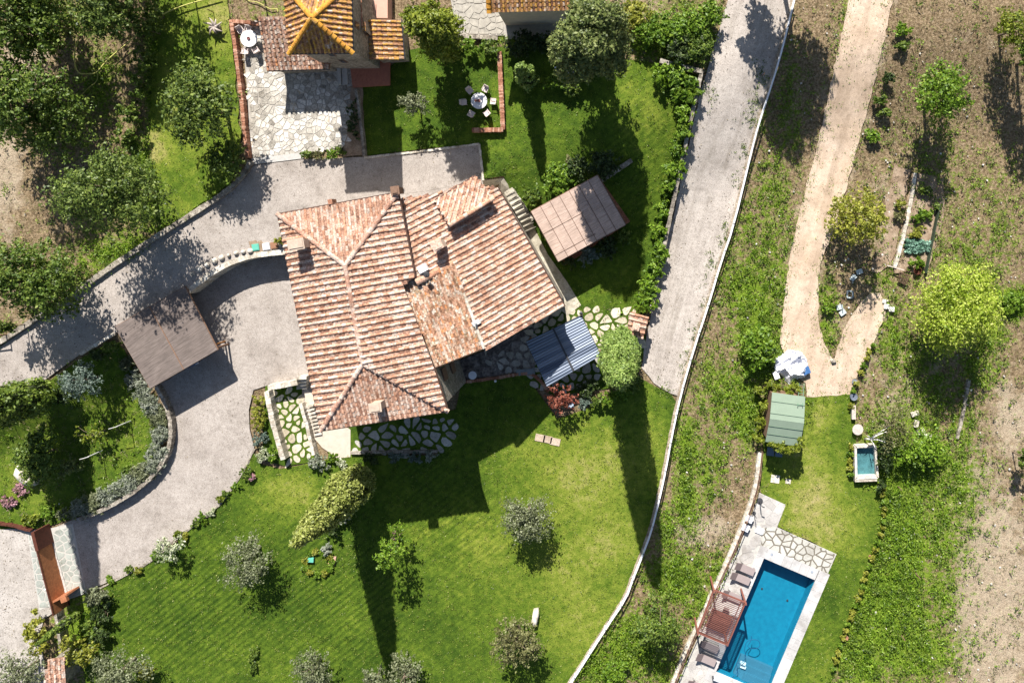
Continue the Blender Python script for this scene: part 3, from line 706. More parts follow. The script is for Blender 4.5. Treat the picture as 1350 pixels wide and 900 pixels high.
# east wing: one slope falling east-north-east
eS, eN = A(744.5,404,6.2), A(656,247,6.2)
dE = Vector((eS.x-eN.x, eS.y-eN.y, 0)).normalized(); inw = Vector((dE.y, -dE.x, 0))
if inw.x > 0: inw = -inw
pw = eN+inw*12+Vector((0,0,12*.31)); nW = pnormal(eN, eS, pw); EP = lambda x, y, d=0: onplane(x, y, eN, nW)+nW*d
east = [EP(656,247), EP(744.5,404), EP(637,460), EP(597,347), EP(549,372), EP(527,262), EP(570,257), EP(612,244)]
tiled(villa, east, pitch=.47, seed=5, down=(-inw.x, -inw.y, 0))
mT1, mT2 = EP(531,375)+Vector((0,0,-.35)), EP(597,349)+Vector((0,0,-.25)); mid = [A(531,374,9.0), A(598,348,8.6), A(637.5,459,8.05), A(575,484,8.5)]
mn = pnormal(mid[0], mid[2], mid[3]); mid = [onplane(x, y, mid[3], mn) for x, y in ((531,374),(597,348),(638,459),(575,484))]
tiled(villa, mid, pitch=.33, tl=.34, cap=TILE_MOSS, pan=TILE_MOSS, seed=6, down=(.36,-1,0))
caps(villa, EP(549,372,.02), EP(597,347,.02), .30, .5); caps(villa, EP(597,347,.03), EP(638,459,.03), .13, .5, whitestone)
dm = [EP(573.5,264,.15), EP(592.5,297,.95), EP(651,261,.95)]; dn = pnormal(*dm); dm = [onplane(x, y, dm[0], dn) for x, y in ((573.5,264),(627,231.5),(651,261),(592.5,297))]
tiled(villa, dm, pitch=.42, tl=.36, seed=7, name='raised_roof'); caps(villa, dm[3], dm[2], .17, .34, TILE_PINK)
mb = MB(); q = [(dm[i].x, dm[i].y) for i in range(4)]; cx_ = sum(a for a, b in q)/4; cy_ = sum(b for a, b in q)/4
q = [(cx_+(a-cx_)*.9, cy_+(b-cy_)*.86) for a, b in q]
mb.hexa([(a, b, 5.5) for a, b in q], [(q[k][0], q[k][1], dm[k].z-.25) for k in range(4)]); mb.build('raised_wall', plaster, villa)
w, q = walls_from(villa, [NWc, NEc, J1, J2, J3, SEc, SWc], -.05, 9.0, stonewall)
for i in range(len(q)):
    if math.hypot(q[i][0]-q[(i+1)%len(q)][0], q[i][1]-q[(i+1)%len(q)][1]) < 6: continue
    for t in (.2, .5, .8): window(villa, q[i], q[(i+1)%4], t, 6.4); window(villa, q[i], q[(i+1)%4], t, 3.3)
w, q = walls_from(villa, [A(656,247,6), A(744.5,404,6), A(637,460,6), A(560,380,6), A(540,262,6)], -.05, 5.75, stonewall)
for t in (.2, .45, .7): window(villa, q[0], q[1], t, 3.6)
for t in (.25, .6): window(villa, q[1], q[2], t, 1.3, 1.1, 2.2, True)
w, q = walls_from(villa, [A(545,380,7), A(637,459,7), A(572,485,7), A(530,400,7)], -.05, 7.3, stonewall, .25)
# gable masonry under the high side of the east wing
mb = MB(); g0, g1, g2 = EP(741,402,-.2), EP(640,455,-.2), A(640,455,5.5); mb.hexa([(g0.x-.3, g0.y+.3, 5.6), (g1.x, g1.y+.3, 5.6), (g1.x, g1.y+.6, 5.6), (g0.x-.3, g0.y+.6, 5.6)], [(g0.x-.3, g0.y+.3, 5.7), (g1.x, g1.y+.3, g1.z-.1), (g1.x, g1.y+.6, g1.z-.1), (g0.x-.3, g0.y+.6, 5.7)]); mb.build('gable', stonewall, villa)
def chimney(parent, px, py, z0, z1, w, d, ang, mat, capmat, label=None, pots=True):
    c = A(px, py, z1); mb = MB(); mb.box((c.x, c.y, (z0+z1)/2), (w/2, d/2, (z1-z0)/2), ang); o = mb.build('chimney', mat, parent)
    mb = MB(); ca, sa = math.cos(ang), math.sin(ang)
    for s in (-1, 1):
        mb.box((c.x+s*ca*w*.4, c.y+s*sa*w*.4, z1+.12), (.05, d*.45, .12), ang)
    mb.box((c.x, c.y, z1+.27), (w/2+.1, d/2+.08, .04), ang); mb.box((c.x, c.y, z1+.34), (w/2-.05, d/2-.02, .03), ang)
    mb.build('chimney_cap', capmat, o); return o
stuccoc = simple('chimney_stucco', (.46,.36,.28), .9, .2, 3)
chimney(villa, 392,322, 9.2, 10.8, .7, 1.15, R(-80), stuccoc, stuccoc)
chimney(villa, 577,323, 7.9, 9.45, .7, .65, R(28), stuccoc, CAP_ORANGE)
chimney(villa, 496,536, 9.3, 10.6, .8, .6, R(8), stuccoc, stuccoc)
chimney(villa, 522,251, 8.0, 9.35, .5, .5, R(8), brownwood, brownwood)
mb = MB(); c = A(435,266,9.4); mb.box((c.x, c.y, 8.9), (.18, .2, .5), R(10)); mb.build('chimney', brick, villa)
mb = MB(); c = EP(557.5,354,.28); mb.box(c, (.36, .30, .26), R(28)); sk = mb.build('roof_box', metalwhite, villa); 
mb = MB(); c = EP(628,425,.1); mb.box(c, (.32, .2, .16), R(30)); mb.lathe(c, [(.08, 0), (.08, .45), (.13, .5), (.02, .55)], 8); mb.build('vent', simple('vent_grey', (.5,.5,.48), .8), villa)
mb = MB(); c = EP(566,361,0); mb.tube([c, c+Vector((0,0,1.4))], .025, 5); mb.tube([c+Vector((-.4,0,1.3)), c+Vector((.4,.1,1.3))], .015, 4); mb.tube([c+Vector((-.3,.15,1.1)), c+Vector((.3,.25,1.1))], .015, 4); mb.lathe(c+Vector((0,0,.9)), [(.26,0),(.2,.1),(.02,.13)], 10); mb.build('antenna', metaldark, villa)
gutm = simple('copper_gutter', (.14,.085,.065), .5, .2, 2, .6, 0)
for a, b in ((NWc, SWc), (NWc, NEc), (SWc, SEc), (NEc, J1), (J1, J2), (J3, SEc), (eN, eS), (mid[3], mid[2]), (dm[0], dm[1])):
    o_ = Vector((0,0,-.06)); mb = MB(); mb.tube([a+o_, b+o_], .095, 6); mb.build('gutter', gutm, villa)

# ---------------------------------------------------------------- tower house
tower = thing('tower_house', 'square stone tower with ochre lichen covered pyramid roof and low tiled annexes', 'house', A(430,30,1.9))
tz = 10.4; TN, TS = A(372,-24,tz), None
c4 = [A(372,-22,tz), A(463,-22,tz), A(465,70,tz), A(382,71,tz)]; ap = A(411,24,tz+1.75)
for i in range(4): tiled(tower, [c4[i], c4[(i+1)%4], ap], pitch=.42 if i != 2 else .34, tl=.38, cap=TILE_OCHRE, pan=PAN_OCHRE, seed=20+i)
for i in range(4): caps(tower, c4[i], ap, .20, .4, CAP_OCHRE)
_, q = walls_from(tower, c4, 1.8, tz-.15, stonewall, .42)
mb = MB(); E0, E1 = Vector((*q[1], 0)), Vector((*q[2], 0))
for i in range(4): 
    for z in (5.5, 8.2): window(tower, q[i], q[(i+1)%4], .5, z, .35, .9)
lo = [A(341.5,23,6.0), A(434,20,6.0), A(434.5,91,4.6), A(352,93.5,4.6)]; ln = pnormal(lo[0], lo[2], lo[3]); lo = [onplane(x, y, lo[3], ln) for x, y in ((341.5,23),(440,23),(434.5,91),(352,93.5))]
tiled(tower, lo, pitch=.40, tl=.38, cap=TILE_MOSS, pan=PAN_PINK, seed=30, down=(.03,-1,0)); walls_from(tower, lo, 1.8, 4.45, stonewall, .35)
an = [A(484.5,26,5.2), A(529,26,4.6), A(533,77.5,4.6), A(487.5,78.5,5.2)]; an_n = pnormal(an[0], an[1], an[3]); an[2] = onplane(533,77.5,an[0],an_n)
tiled(tower, an, pitch=.40, tl=.42, cap=TILE_OCHRE, pan=PAN_OCHRE, seed=31, name='annex_roof', down=(1,.02,0)); walls_from(tower, an, 1.8, 4.45, stonewall, .3)
le = [A(460,-20,7.4), A(476,-20,6.8), A(482,48,6.8), A(466,20,7.4)]
le_n = pnormal(le[0], le[1], le[3]); le = [onplane(x, y, le[0], le_n) for x, y in ((455,-20),(476,-20),(477,18),(482,46),(462,8))]
tiled(tower, le, pitch=.36, tl=.4, cap=brick, pan=PAN_OCHRE, seed=32, name='lean_roof', down=(.02,-1,0)); walls_from(tower, le, 1.8, 6.6, stonewall, .25)
mb = MB(); mb.prism([A(474,-30,3.2)[:2], A(511,-30,3.2)[:2], A(511,24,3.2)[:2], A(483,24,3.2)[:2]], 1.8, 3.2); tp = mb.build('terrace', simple('pink_plaster', (.56,.33,.25), .9, .08, 2), tower)
mb = MB()
for a, b in (((492,-5),(492,18)),((492,18),(483,19)),((492,6),(484,19))): mb.tube([A(*a,3.7), A(*b,3.7)], .03, 4)
mb.tube([A(492,18,3.2), A(492,18,3.7)], .03, 4); mb.build('railing', metaldark, tower)
for a, b in ((c4[2], c4[3]), (c4[1], c4[2]), (lo[3], lo[2]), (an[1], an[2])): mb = MB(); mb.tube([a-Vector((0,0,.08)), b-Vector((0,0,.08))], .08, 6); mb.build('gutter', metaldark, tower)
brickpav = simple('terracotta_paving', (.40,.155,.10), .85, .15, 4)
mb = MB(); mb.prism([P(*p,0,1.9)[:2] for p in ((462,82),(515,80),(515,113),(466,116))], 1.85, 2.15); o = mb.build('terracotta_patio', brickpav); struct(o)
mb = MB(); mb.prism([P(*p,0,1.9)[:2] for p in ((452,90),(459,90),(460,112),(453,113))], 1.85, 2.2); mb.prism([P(*p,0,1.9)[:2] for p in ((446,90),(451,90),(452,112),(448,113))], 1.85, 2.35); o = mb.build('stone_steps', concrete); struct(o)
o = flagstones('patio_paving', [(466,84),(503,84),(503,107),(466,108)], 5, .4, brickpav, .27, 1.9, .1, .03, False, 4, .02)

# barn at the top edge
barn = thing('farm_outbuilding', 'low outbuilding with ochre tiled roof and pale wall at the top edge', 'house', A(715,5,1.9))
b4 = [A(645,17,7.3), A(790,13,7.3), A(790,-60,9.1), A(640,-60,9.1)]; bn = pnormal(b4[0], b4[1], b4[3]); b4[2] = onplane(790,-60,b4[0],bn)
tiled(barn, b4, pitch=.38, tl=.38, cap=TILE_OCHRE, pan=PAN_OCHRE, seed=40, down=(0,-1,0)); walls_from(barn, b4, 1.8, 7.1, plaster, .5)
caps(barn, b4[0], b4[3], .2, .4, CAP_OCHRE)
flagstones('stone_terrace', [(592,-20),(660,-20),(664,45),(605,45)], 9, .7, simple('grey_terrace_stone', (.36,.33,.28), .9, .3, 2), .1, 1.9, .4, .05, True, 12, 0)
sheet('terrace_bed', [(590,-22),(662,-22),(666,47),(603,47)], mortar, .06, 1.9, 40)
sheet('shaded_patio', [(664,15),(735,15),(738,52),(666,52)], mortar, .07, 1.9, 40)

# ---------------------------------------------------------------- pergola-like roofs
def quadroof(mb, pts, z, th=.08, mat=None):
    q = [A(x, y, z) for x, y in pts]; mb.hexa([(p.x, p.y, p.z-th) for p in ccw(q)], [(p.x, p.y, p.z) for p in ccw(q)], mat); return q
CP = [(151,431),(243.5,377.5),(286.5,461),(198,512)]
cp = thing('carport', 'grey reed roofed carport on wooden posts beside the gravel courtyard', 'carport', A(220,445,0))
mb = MB(); q = quadroof(mb, CP, 2.75, .06); mb.build('roof', reed_grey, cp)
mb = MB()
for i in range(4): mb.beam(q[i]-Vector((0,0,.12)), q[(i+1)%4]-Vector((0,0,.12)), .1, .12)
m1, m2 = q[0].lerp(q[1], .5), q[3].lerp(q[2], .5); mb.beam(m1+Vector((0,0,.02)), m2+Vector((0,0,.02)), .08, .05); mb.build('frame', brownwood, cp)
cq = (q[0]+q[1]+q[2]+q[3])/4
for i in range(4):
    p = q[i].lerp(cq, .08); b0 = max(0, Z(p.x, p.y) if i < 2 else 0); mb = MB(); mb.beam((p.x, p.y, b0-.1), (p.x, p.y, 2.6), .16, .16); mb.build('post', brownwood, cp)
wp = P(297,450,0,0.0); mb = MB(); mb.beam(wp, wp+Vector((0,0,2.1)), .14, .14); mb.beam(wp+Vector((.1,.1,2.05)), wp+Vector((-1.0,-.1,2.1)), .13, .13); tag(mb.build('gate_post', orangewood), 'orange timber post with short cross beam beside the carport roof', 'post')
# car below
paint = simple('blue_car_paint', (.06,.10,.2), .25, .05, 1, bmp=0); tyre = simple('tyre_rubber', (.02,.02,.02), .8, .1, 3, bmp=0)
car = thing('parked_car', 'blue car parked under the carport with only its nose in view', 'car', A(248,462,0))
dirc = (P(262,492,0,0.0)-P(246,455,0,0.0)); dirc.z = 0; dirc.normalize(); side = Vector((-dirc.y, dirc.x, 0)); cc_ = P(257,480,0,0.0)-dirc*2.0
def cl_(f, s, z): return cc_+dirc*f+side*s+Vector((0,0,z))
def loftsec(mb, secs, mat=None):
    n = len(secs[0]); vs = [v for s_ in secs for v in s_]; fs = []
    for i in range(len(secs)-1):
        for k in range(n): fs.append([i*n+k, i*n+(k+1)%n, (i+1)*n+(k+1)%n, (i+1)*n+k])
    fs += [list(range(n)), [len(vs)-n+k for k in range(n)][::-1]]; mb.add(vs, fs, mat)
mb = MB(); loftsec(mb, [[cl_(f, -w, .35), cl_(f, w, .35), cl_(f, w, zt-.12), cl_(f, w*.86, zt), cl_(f, -w*.86, zt), cl_(f, -w, zt-.12)] for f, w, zt in ((-2.05,.62,.72),(-1.9,.8,.95),(-.9,.85,1.0),(.8,.85,.98),(1.6,.82,.85),(2.0,.7,.7),(2.1,.55,.6))]); body = mb.build('body', paint, car, True)
mb = MB(); loftsec(mb, [[cl_(f, -w, .9), cl_(f, w, .9), cl_(f, w*.8, zt), cl_(f, -w*.8, zt)] for f, w, zt in ((-1.8,.74,1.0),(-1.2,.76,1.42),(.2,.76,1.45),(.95,.74,.98))]); mb.build('windscreen', glass, car, True)
for sx_ in (-1.3, 1.3):
    for ss in (-.78, .78):
        mb = MB(); p = cl_(sx_, ss, .32); mb.tube([p-side*.1, p+side*.1], .32, 14); mb.build('wheel', tyre, car)
for ss in (-.55, .55): mb = MB(); p = cl_(2.0, ss, .62); mb.box(p, (.1, .14, .07), math.atan2(dirc.y, dirc.x)); mb.build('headlight', metalwhite, car)

RP = [(700,279),(788,231),(825,296),(736,345)]
rp = thing('reed_pergola', 'square tan reed roofed pergola beside the villa steps in the upper garden', 'pergola', P(762,288,0))
zr = 3.2; mb = MB(); q = quadroof(mb, RP, zr, .06); mb.build('roof', reed_tan, rp)
mb = MB()
for k in range(8):
    t = k/7; a = q[0].lerp(q[1], t); b = q[3].lerp(q[2], t); mb.beam(a+Vector((0,0,.02)), b+Vector((0,0,.02)), .035, .03)
for t in (.45, .88): mb.beam(q[0].lerp(q[3], t)+Vector((0,0,.015)), q[0].lerp(q[3], t).lerp(q[1].lerp(q[2], t), .6)+Vector((0,0,.015)), .03, .025)
mb.build('seam_wires', simple('seam_wire', (.12,.07,.05), .8), rp)
mb = MB()
for k in range(4): mb.beam(q[k]-Vector((0,0,.14)), q[(k+1)%4]-Vector((0,0,.14)), .12, .14)
mb.build('frame', brownwood, rp); cq = (q[0]+q[1]+q[2]+q[3])/4
for i in range(4):
    p = q[i].lerp(cq, .1); mb = MB(); mb.beam((p.x, p.y, Z(p.x, p.y)-.1), (p.x, p.y, zr-.1), .3, .3); mb.build('post', brick, rp)
sheet('brick_floor', [(712,290),(793,238),(831,292),(745,350)], brick, .09, None, 10)

# blue corrugated canopy
CN = [(693.5,450.5),(766,416),(792,468),(721,509)]
cn = thing('metal_canopy', 'blue grey corrugated metal canopy half in the shadow of the villa', 'canopy', A(742,462,0))
q = [A(x, y, 2.65) for x, y in CN]; m, t, b, o = nt('corrugated_metal')
p_ = pos(t, (1,1,1), R(-25)); mp = t.nodes.new('ShaderNodeMapping'); mp.inputs['Scale'].default_value = (.02, 1.6, 1); t.links.new(p_, mp.inputs[0])
t.links.new(ramp(t, noise(t, mp.outputs[0], 1.2, 2, .4), [(.38, (.09,.115,.165)), (.5, (.17,.205,.27)), (.62, (.25,.285,.35))], 'EASE'), b.inputs['Base Color']); b.inputs['Metallic'].default_value = .35; b.inputs['Roughness'].default_value = .45
mb = MB(); ns = 190; vs = []; fs = []
for i in range(ns+1):
    t_ = i/ns; a = q[0].lerp(q[3], t_); b_ = q[1].lerp(q[2], t_); hz = .035*math.cos(t_*2*math.pi*17); 
    for s_ in (0, .5, 1): pt = a.lerp(b_, s_); vs.append((pt.x, pt.y, pt.z+hz+.12*(1-abs(2*s_-1))))
for i in range(ns):
    for j in range(2): fs.append([i*3+j, i*3+j+1, i*3+j+4, i*3+j+3])
mb.add(vs, fs); ro = mb.build('roof', m, cn); sm = ro.modifiers.new('thickness', 'SOLIDIFY'); sm.thickness = .01
mb = MB(); mb.beam(q[0].lerp(q[1], .5)+Vector((0,0,.17)), q[3].lerp(q[2], .5)+Vector((0,0,.17)), .16, .05)
for i in range(4): mb.beam(q[i]-Vector((0,0,.1)), q[(i+1)%4]-Vector((0,0,.1)), .08, .1)
mb.build('frame', metaldark, cn); cq = (q[0]+q[1]+q[2]+q[3])/4
for i in range(4): p = q[i].lerp(cq, .04); mb = MB(); mb.beam((p.x, p.y, -.1), (p.x, p.y, 2.55), .14, .14); mb.build('post', brownwood, cn)
for i in range(1): c = A(766,413,2.9); mb = MB(); mb.lathe(c-Vector((0,0,.5)), [(.09,0),(.09,.45),(.16,.5),(.03,.6)], 10); mb.build('flue', metaldark, cn)

# barbecue oven
bq = thing('brick_oven', 'small brick barbecue oven with tiled roof beside the stepping stone patio', 'oven', P(841,430,0))
o4 = [A(831,411,2.3), A(855.5,418,2.0), A(847.5,447.5,2.0), A(826.5,437,2.3)]; on_ = pnormal(o4[0], o4[1], o4[3]); o4[2] = onplane(847.5,447.5,o4[0],on_)
tiled(bq, o4, pitch=.46, tl=.45, seed=50, down=(1,-.25,0)); walls_from(bq, o4, Z(o4[0].x, o4[0].y)-.1, 1.95, brick, .2, 'wall'); chimney(bq, 838.5,430, 2.0, 2.75, .42, .5, R(-15), brick, CAP_ORANGE)

# green shed
SH = [(1018,517),(1061.5,523),(1054.5,588.5),(1009,582)]
sh = thing('garden_shed', 'pale green metal roofed shed with ivy at the end of the dirt road', 'shed', A(1035,552,0))
sheen = simple('green_roof_sheet', (.21,.27,.20), .5, .06, 2, bmp=0)
q = [A(x, y, 2.5) for x, y in SH]; r0, r1 = A(1015,552,3.0), A(1060,558,3.0); mb = MB()
def slab(mb, pts, th, mat=None): mb.hexa([Vector(p)-Vector((0,0,th)) for p in pts], pts, mat)
slab(mb, [q[0], q[1], r1, r0], .06); slab(mb, [r0-Vector((0,0,.01)), r1-Vector((0,0,.01)), q[2], q[3]], .06); ro = mb.build('roof', sheen, sh)
mb = MB()
for t_ in (.33, .78): mb.beam(q[0].lerp(r0, t_)+Vector((0,0,.03)), q[1].lerp(r1, t_)+Vector((0,0,.03)), .03, .04)
for t_ in (.3, .65): mb.beam(r0.lerp(q[3], t_)+Vector((0,0,.03)), r1.lerp(q[2], t_)+Vector((0,0,.03)), .03, .04)
mb.build('roof_seam', simple('seam_green', (.12,.18,.13), .6), ro); walls_from(sh, q, -.05, 2.35, brownwood, .2)
mb = MB(); 
for s_ in (-.2, .2): mb.tube([A(1055+s_*16,535,2.95), A(1057+s_*16,505,.2)], .03, 5)
for k in range(8): c = A(1055,535,2.95).lerp(A(1057,505,.2), k/8+.05); mb.tube([c-Vector((.2,0,0)), c+Vector((.2,0,0))], .02, 4)
tag(mb.build('ladder', simple('ladder_green', (.10,.2,.13), .5)), 'thin green ladder leaning on the north end of the shed roof', 'ladder')
solar = simple('blue_panel', (.12,.16,.2), .2, .1, 2, bmp=0)
for k, (x, lab) in enumerate(((1016,'blue grey square panel below the shed ivy, the one nearer the fence'),(1027,'blue grey square panel below the shed ivy, the one farther from the fence'))):
    mb = MB(); c = P(x, 595+k*1.5, .5); 
    mb.box(c, (.33, .38, .03), R(-8)); mb.box(c-Vector((0,0,.27)), (.25,.25,.24), R(-8)); tag(mb.build('cold_frame', solar), lab, 'panel', 'square panels south of the shed')

# ---------------------------------------------------------------- walls and fences
def wall(name, label, pts, wpx, h, mat, base=None, cat='wall', z=None, jit=.3, topmat=None, smooth=1, cell=4.5, tag_=True, bot=.15):
    """a dry stone or block wall: many fitted stones in one mesh"""
    pts = smoothp(pts, smooth) if smooth else pts
    P3 = []
    for i, (x, y) in enumerate(pts):
        p = P(x, y, h, base) if z is None else A(x, y, z); P3.append(p)
    mb = MB(); acc = []; 
    for i in range(len(P3)-1):
        a, b = P3[i], P3[i+1]; L = (b-a).length; n = max(1, round(L/(cell*S)))
        for k in range(n): acc.append(a.lerp(b, k/n))
    acc.append(P3[-1]); hw = wpx*S/2
    for i in range(len(acc)-1):
        a, b = acc[i], acc[i+1]; d = Vector((b.x-a.x, b.y-a.y, 0)); 
        if d.length < 1e-4: continue
        d.normalize(); s = Vector((-d.y, d.x, 0)); 
        j = lambda: random.uniform(-jit, jit)*.12
        zt = random.uniform(-.02, .03)*jit*3; w0 = hw+j()*.6; w1 = hw+j()*.6
        gb = min(Z(a.x, a.y) if base is None else base, a.z-.05)
        if z is not None: gb = 0.0
        lo_ = gb-bot
        top = [a-s*w0, b-s*w0-d*.012, b+s*w1-d*.012, a+s*w1]; top = [Vector((p.x, p.y, p.z+zt)) for p in top]
        mb.hexa([Vector((p.x, p.y, lo_)) for p in top], top)
    o = mb.build(name, mat)
    if tag_: tag(o, label, cat)
    return o
wall('stone_edging_wall', 'low rough stone wall edging the north side of the gravel driveway', [(-20,462),(0,450),(60,411),(105,380),(150,349),(190,322),(245,287),(300,252),(322,228),(330,212)], 6.5, .38, stonewall)
wall('retaining_wall', 'curved pale retaining wall above the gravel courtyard casting a long shadow', [(377,332),(345,335),(320,340),(297,349),(277,361),(260,374),(246,385)], 6.5, .12, whitestone, z=2.0, jit=.15, bot=.0)
wall('stone_edging_wall', 'short row of edging stones beside the carport on the south side of the driveway', [(240,388),(215,403),(190,418)], 4, .25, stonewall, base=1.9)
wall('stone_edging_wall', 'low kerb of pale stones between the driveway and the lower left garden', [(150,440),(125,455),(105,467)], 4, .2, whitestone, base=1.88)
wall('lavender_wall', 'curved low stone wall below the lavender along the gravel courtyard', [(205,510),(217,530),(226,560),(222,595),(205,624),(175,650),(140,670),(105,685)], 5, .75, stonewall, base=0.0)
for i in range(9):
    t_ = i/8; x = 250+75*t_; y = 377-55*t_**.6+ (4 if i%2 else 0); c = P(330-9.5*i, 331+.7*i+.38*i*i, .15, 1.9)
    mb = MB(); r_ = random.uniform(.18, .3); mb.lathe(c-Vector((0,0,.2)), [(r_*.8,0),(r_,.12),(r_*.9,.28),(r_*.4,.38)], 8)
    tag(mb.build('boulder', whitestone, None, True), 'rounded pale boulder in the row on top of the curved retaining wall', 'boulder', 'boulders on the retaining wall')
brk = 'brick_wall'
wall(brk, 'red brick capped wall between the terrace table and the dry lawn', [(304,26),(308,50),(313,90),(318,130),(322,175),(326,208)], 4.6, .7, brick, base=1.9, cell=2, smooth=0)
wall(brk, 'short red brick wall north of the terrace table', [(307,28),(325,29),(342,32)], 4.5, .7, brick, base=1.9, cell=2, smooth=0)
wall(brk, 'L shaped salmon brick wall around the lawn table, long side and foot', [(658,68),(660,110),(663,171),(622,171.5)], 5.6, .55, brick, cell=2.2, smooth=0)
wall('garden_wall', 'low wall between the tower terrace bed and the tower lawn', [(469,118),(474,150),(480,206)], 3.5, .6, stonewall, base=1.9)
wall('garden_kerb', 'white stone kerb between the driveway end and the tower lawn', [(480,208),(560,199),(632,190)], 2.6, .14, whitestone, base=1.9)
wall('garden_kerb', 'white kerb at the eastern end of the gravel driveway', [(632,190),(637,238)], 2.6, .12, whitestone, base=1.9)
wall('roadside_wall', 'long stone wall with climbing bushes between the upper garden and the gravel road', [(925,94),(918,128),(909,165),(901,205),(888,265),(877,318),(866,372),(858,412)], 5, .95, stonewall)
wall('roadside_wall', 'short stone wall across the north end of the upper garden', [(870,80),(898,88),(926,94)], 6, 1.0, stonewall)
wall('terrace_wall', 'stone wall at the foot of the paved terrace beside the top outbuilding', [(603,47),(630,49),(656,50)], 5, .3, stonewall, base=1.9)
wall('garden_wall', 'pale stone wall running from the reed pergola towards the north-east', [(792,238),(812,225),(833,211)], 6, .6, stonewall)
wall('stair_wall', 'pale stone side wall of the steps between the villa and the reed pergola', [(675,250),(688,270),(702,291)], 5.5, .35, whitestone)
wall('garden_wall', 'white topped wall on the west side of the sunken stepping stone path', [(351,516),(360,560),(373,606)], 6.5, 1.0, whitestone, base=0.0, smooth=0)
wall('garden_wall', 'white topped wall north of the sunken stepping stone path', [(353,511),(375,508),(392,504)], 6, 1.2, whitestone, base=0.0, smooth=0)
wall('garden_wall', 'narrow pale wall between the stepping stone path and the villa', [(396,532),(404,560),(413,600)], 4.5, .8, whitestone, base=0.0, smooth=0)
wall('garden_wall', 'low dark wall between the villa patio and the lavender bed', [(462,597),(500,596),(577,595)], 3.5, .3, stonewall, base=0.0)
wall('lawn_edging', 'thin stone edging between the gravel drive and the south lawn', [(335,592),(315,632),(283,674),(240,703),(200,740),(165,758),(128,777)], 2.2, .1, stonewall, base=0.0, cell=6)
wall('villa_terrace_edge', 'dark brick edge of the shaded patio in front of the villa', [(600,505),(650,499),(695,491),(708,497),(724,516)], 4, .2, brick, base=0.0, cell=3)
wall('vegetable_bed_wall', 'low whitish dry stone wall along the vegetable beds', [(1207,228),(1203,255),(1195,295),(1188,325),(1180,352)], 4.5, .25, whitestone)
wall('field_edging', 'crooked row of pale stones in the field south of the bright yellow tree', [(1278,500),(1274,525),(1268,555),(1262,578)], 4, .2, stonewall)
mb = MB()
for x, y in ((1206,545),(1208,558),(1214,568),(1222,574),(1230,579)):
    c = P(x, y, .1); mb.box(c, (.28+random.random()*.15, .2, .12), random.random()*3)
tag(mb.build('stone_edging', whitestone), 'short curve of white stone blocks beside the bright fern bush', 'edging')

def fence(name, label, pts, h, spacing, mat, railz=(1.0, .55), w=.07, double=0.0, kerbmat=None, kw=3.5):
    sp = smoothp(pts, 1); G = [P(x, y, h) for x, y in sp]; root = thing(name, label, 'fence', G[0]-Vector((0,0,h)))
    for f in railz:
        mb = MB()
        for i in range(len(G)-1):
            a, b = G[i]-Vector((0,0,h*(1-f))), G[i+1]-Vector((0,0,h*(1-f))); mb.beam(a, b+(b-a)*.02, w, w)
        mb.build('rail', mat, root)
    acc = 0; last = G[0]
    for i in range(len(G)-1):
        a, b = G[i], G[i+1]; L = (b-a).length; t_ = spacing-acc
        while t_ < L:
            p = a.lerp(b, t_/L); mb = MB(); mb.beam((p.x, p.y, p.z-h-.1), (p.x, p.y, p.z+.05), .1, .1); mb.build('post', mat, root); t_ += spacing
        acc = (acc+L)%spacing
    if kerbmat:
        mb = MB(); wl = wall('kerb', '', [(x-3, y) for x, y in pts], kw, .12, kerbmat, tag_=False, cell=5); wl.parent = root; wl.location = -Vector(root.location)
    return root
kerbbrown = island('kerb_brown', [(.1,(.25,.19,.14)),(.5,(.36,.3,.23)),(.9,(.5,.44,.37))], namt=.6, nscale=2, fine=8, dark=.3)
fence('rail_fence', 'long white rail fence on a kerb between the gravel road and the weedy strip', FENCE, .9, 2.6, metalwhite, (1.0, .55), .10, kerbmat=kerbbrown)
F2 = [(1006,596),(1001,640),(990,676),(969,728),(950,768),(930,812),(912,850),(896,888),(880,930)]
fence('rail_fence', 'short white and brown fence on a white kerb along the pool terrace', F2, .9, 2.2, brownwood, (1.0,.5), .05)
wall('pool_kerb', 'broad white stone kerb outside the fence of the pool terrace', [(x-4, y) for x, y in F2], 5.5, .35, whitestone, base=0.0)
# gate post far left
for lab, a, b in (('brown timber post leaning over the driveway wall at the left edge', (12,448), (14,428)),):
    mb = MB(); c = P(13,440,0,1.9); mb.beam(c, c+Vector((0,0,1.3)), .1, .1); mb.beam(c+Vector((0,0,1.2)), c+Vector((-1.1,-.15,1.2)), .08, .08); tag(mb.build('gate_post', brownwood), lab, 'post')
sg = P(10,415,0,1.9)
# entrance gate
gate = thing('sliding_gate', 'rust coloured steel sliding gate across the gravel entrance at lower left', 'gate', A(65,750,0))
gz_ = 1.7
def plate(mb, a, b, z0, z1, w, mat=None): A0, B0 = A(*a, z1), A(*b, z1); mb.beam((A0.x, A0.y, (z0+z1)/2), (B0.x, B0.y, (z0+z1)/2), w, z1-z0, mat)
mb = MB(); mb.beam(A(69,716,.95,)*1, A(69,716,.95), .1, .1) if False else None
pA, pB = A(69,712,0.0), A(91,797,0.0); mb.beam((pA.x, pA.y, 1.0), (pB.x, pB.y, 1.0), .06, 1.9); mb.build('panel', rust, gate)
mb = MB(); mb.beam((pA.x, pA.y, 1.98), (pB.x, pB.y, 1.98), .1, .06); mb.beam((pA.x+.05, pA.y, .06), (pB.x+.05, pB.y, .06), .14, .1); mb.build('frame', rustdark, gate)
pC, pD = A(64,690,0), A(70,714,0); mb = MB(); mb.beam((pC.x, pC.y, 1.0), (pD.x, pD.y, 1.0), .3, 2.0); mb.build('motor_housing', rustdark, gate)
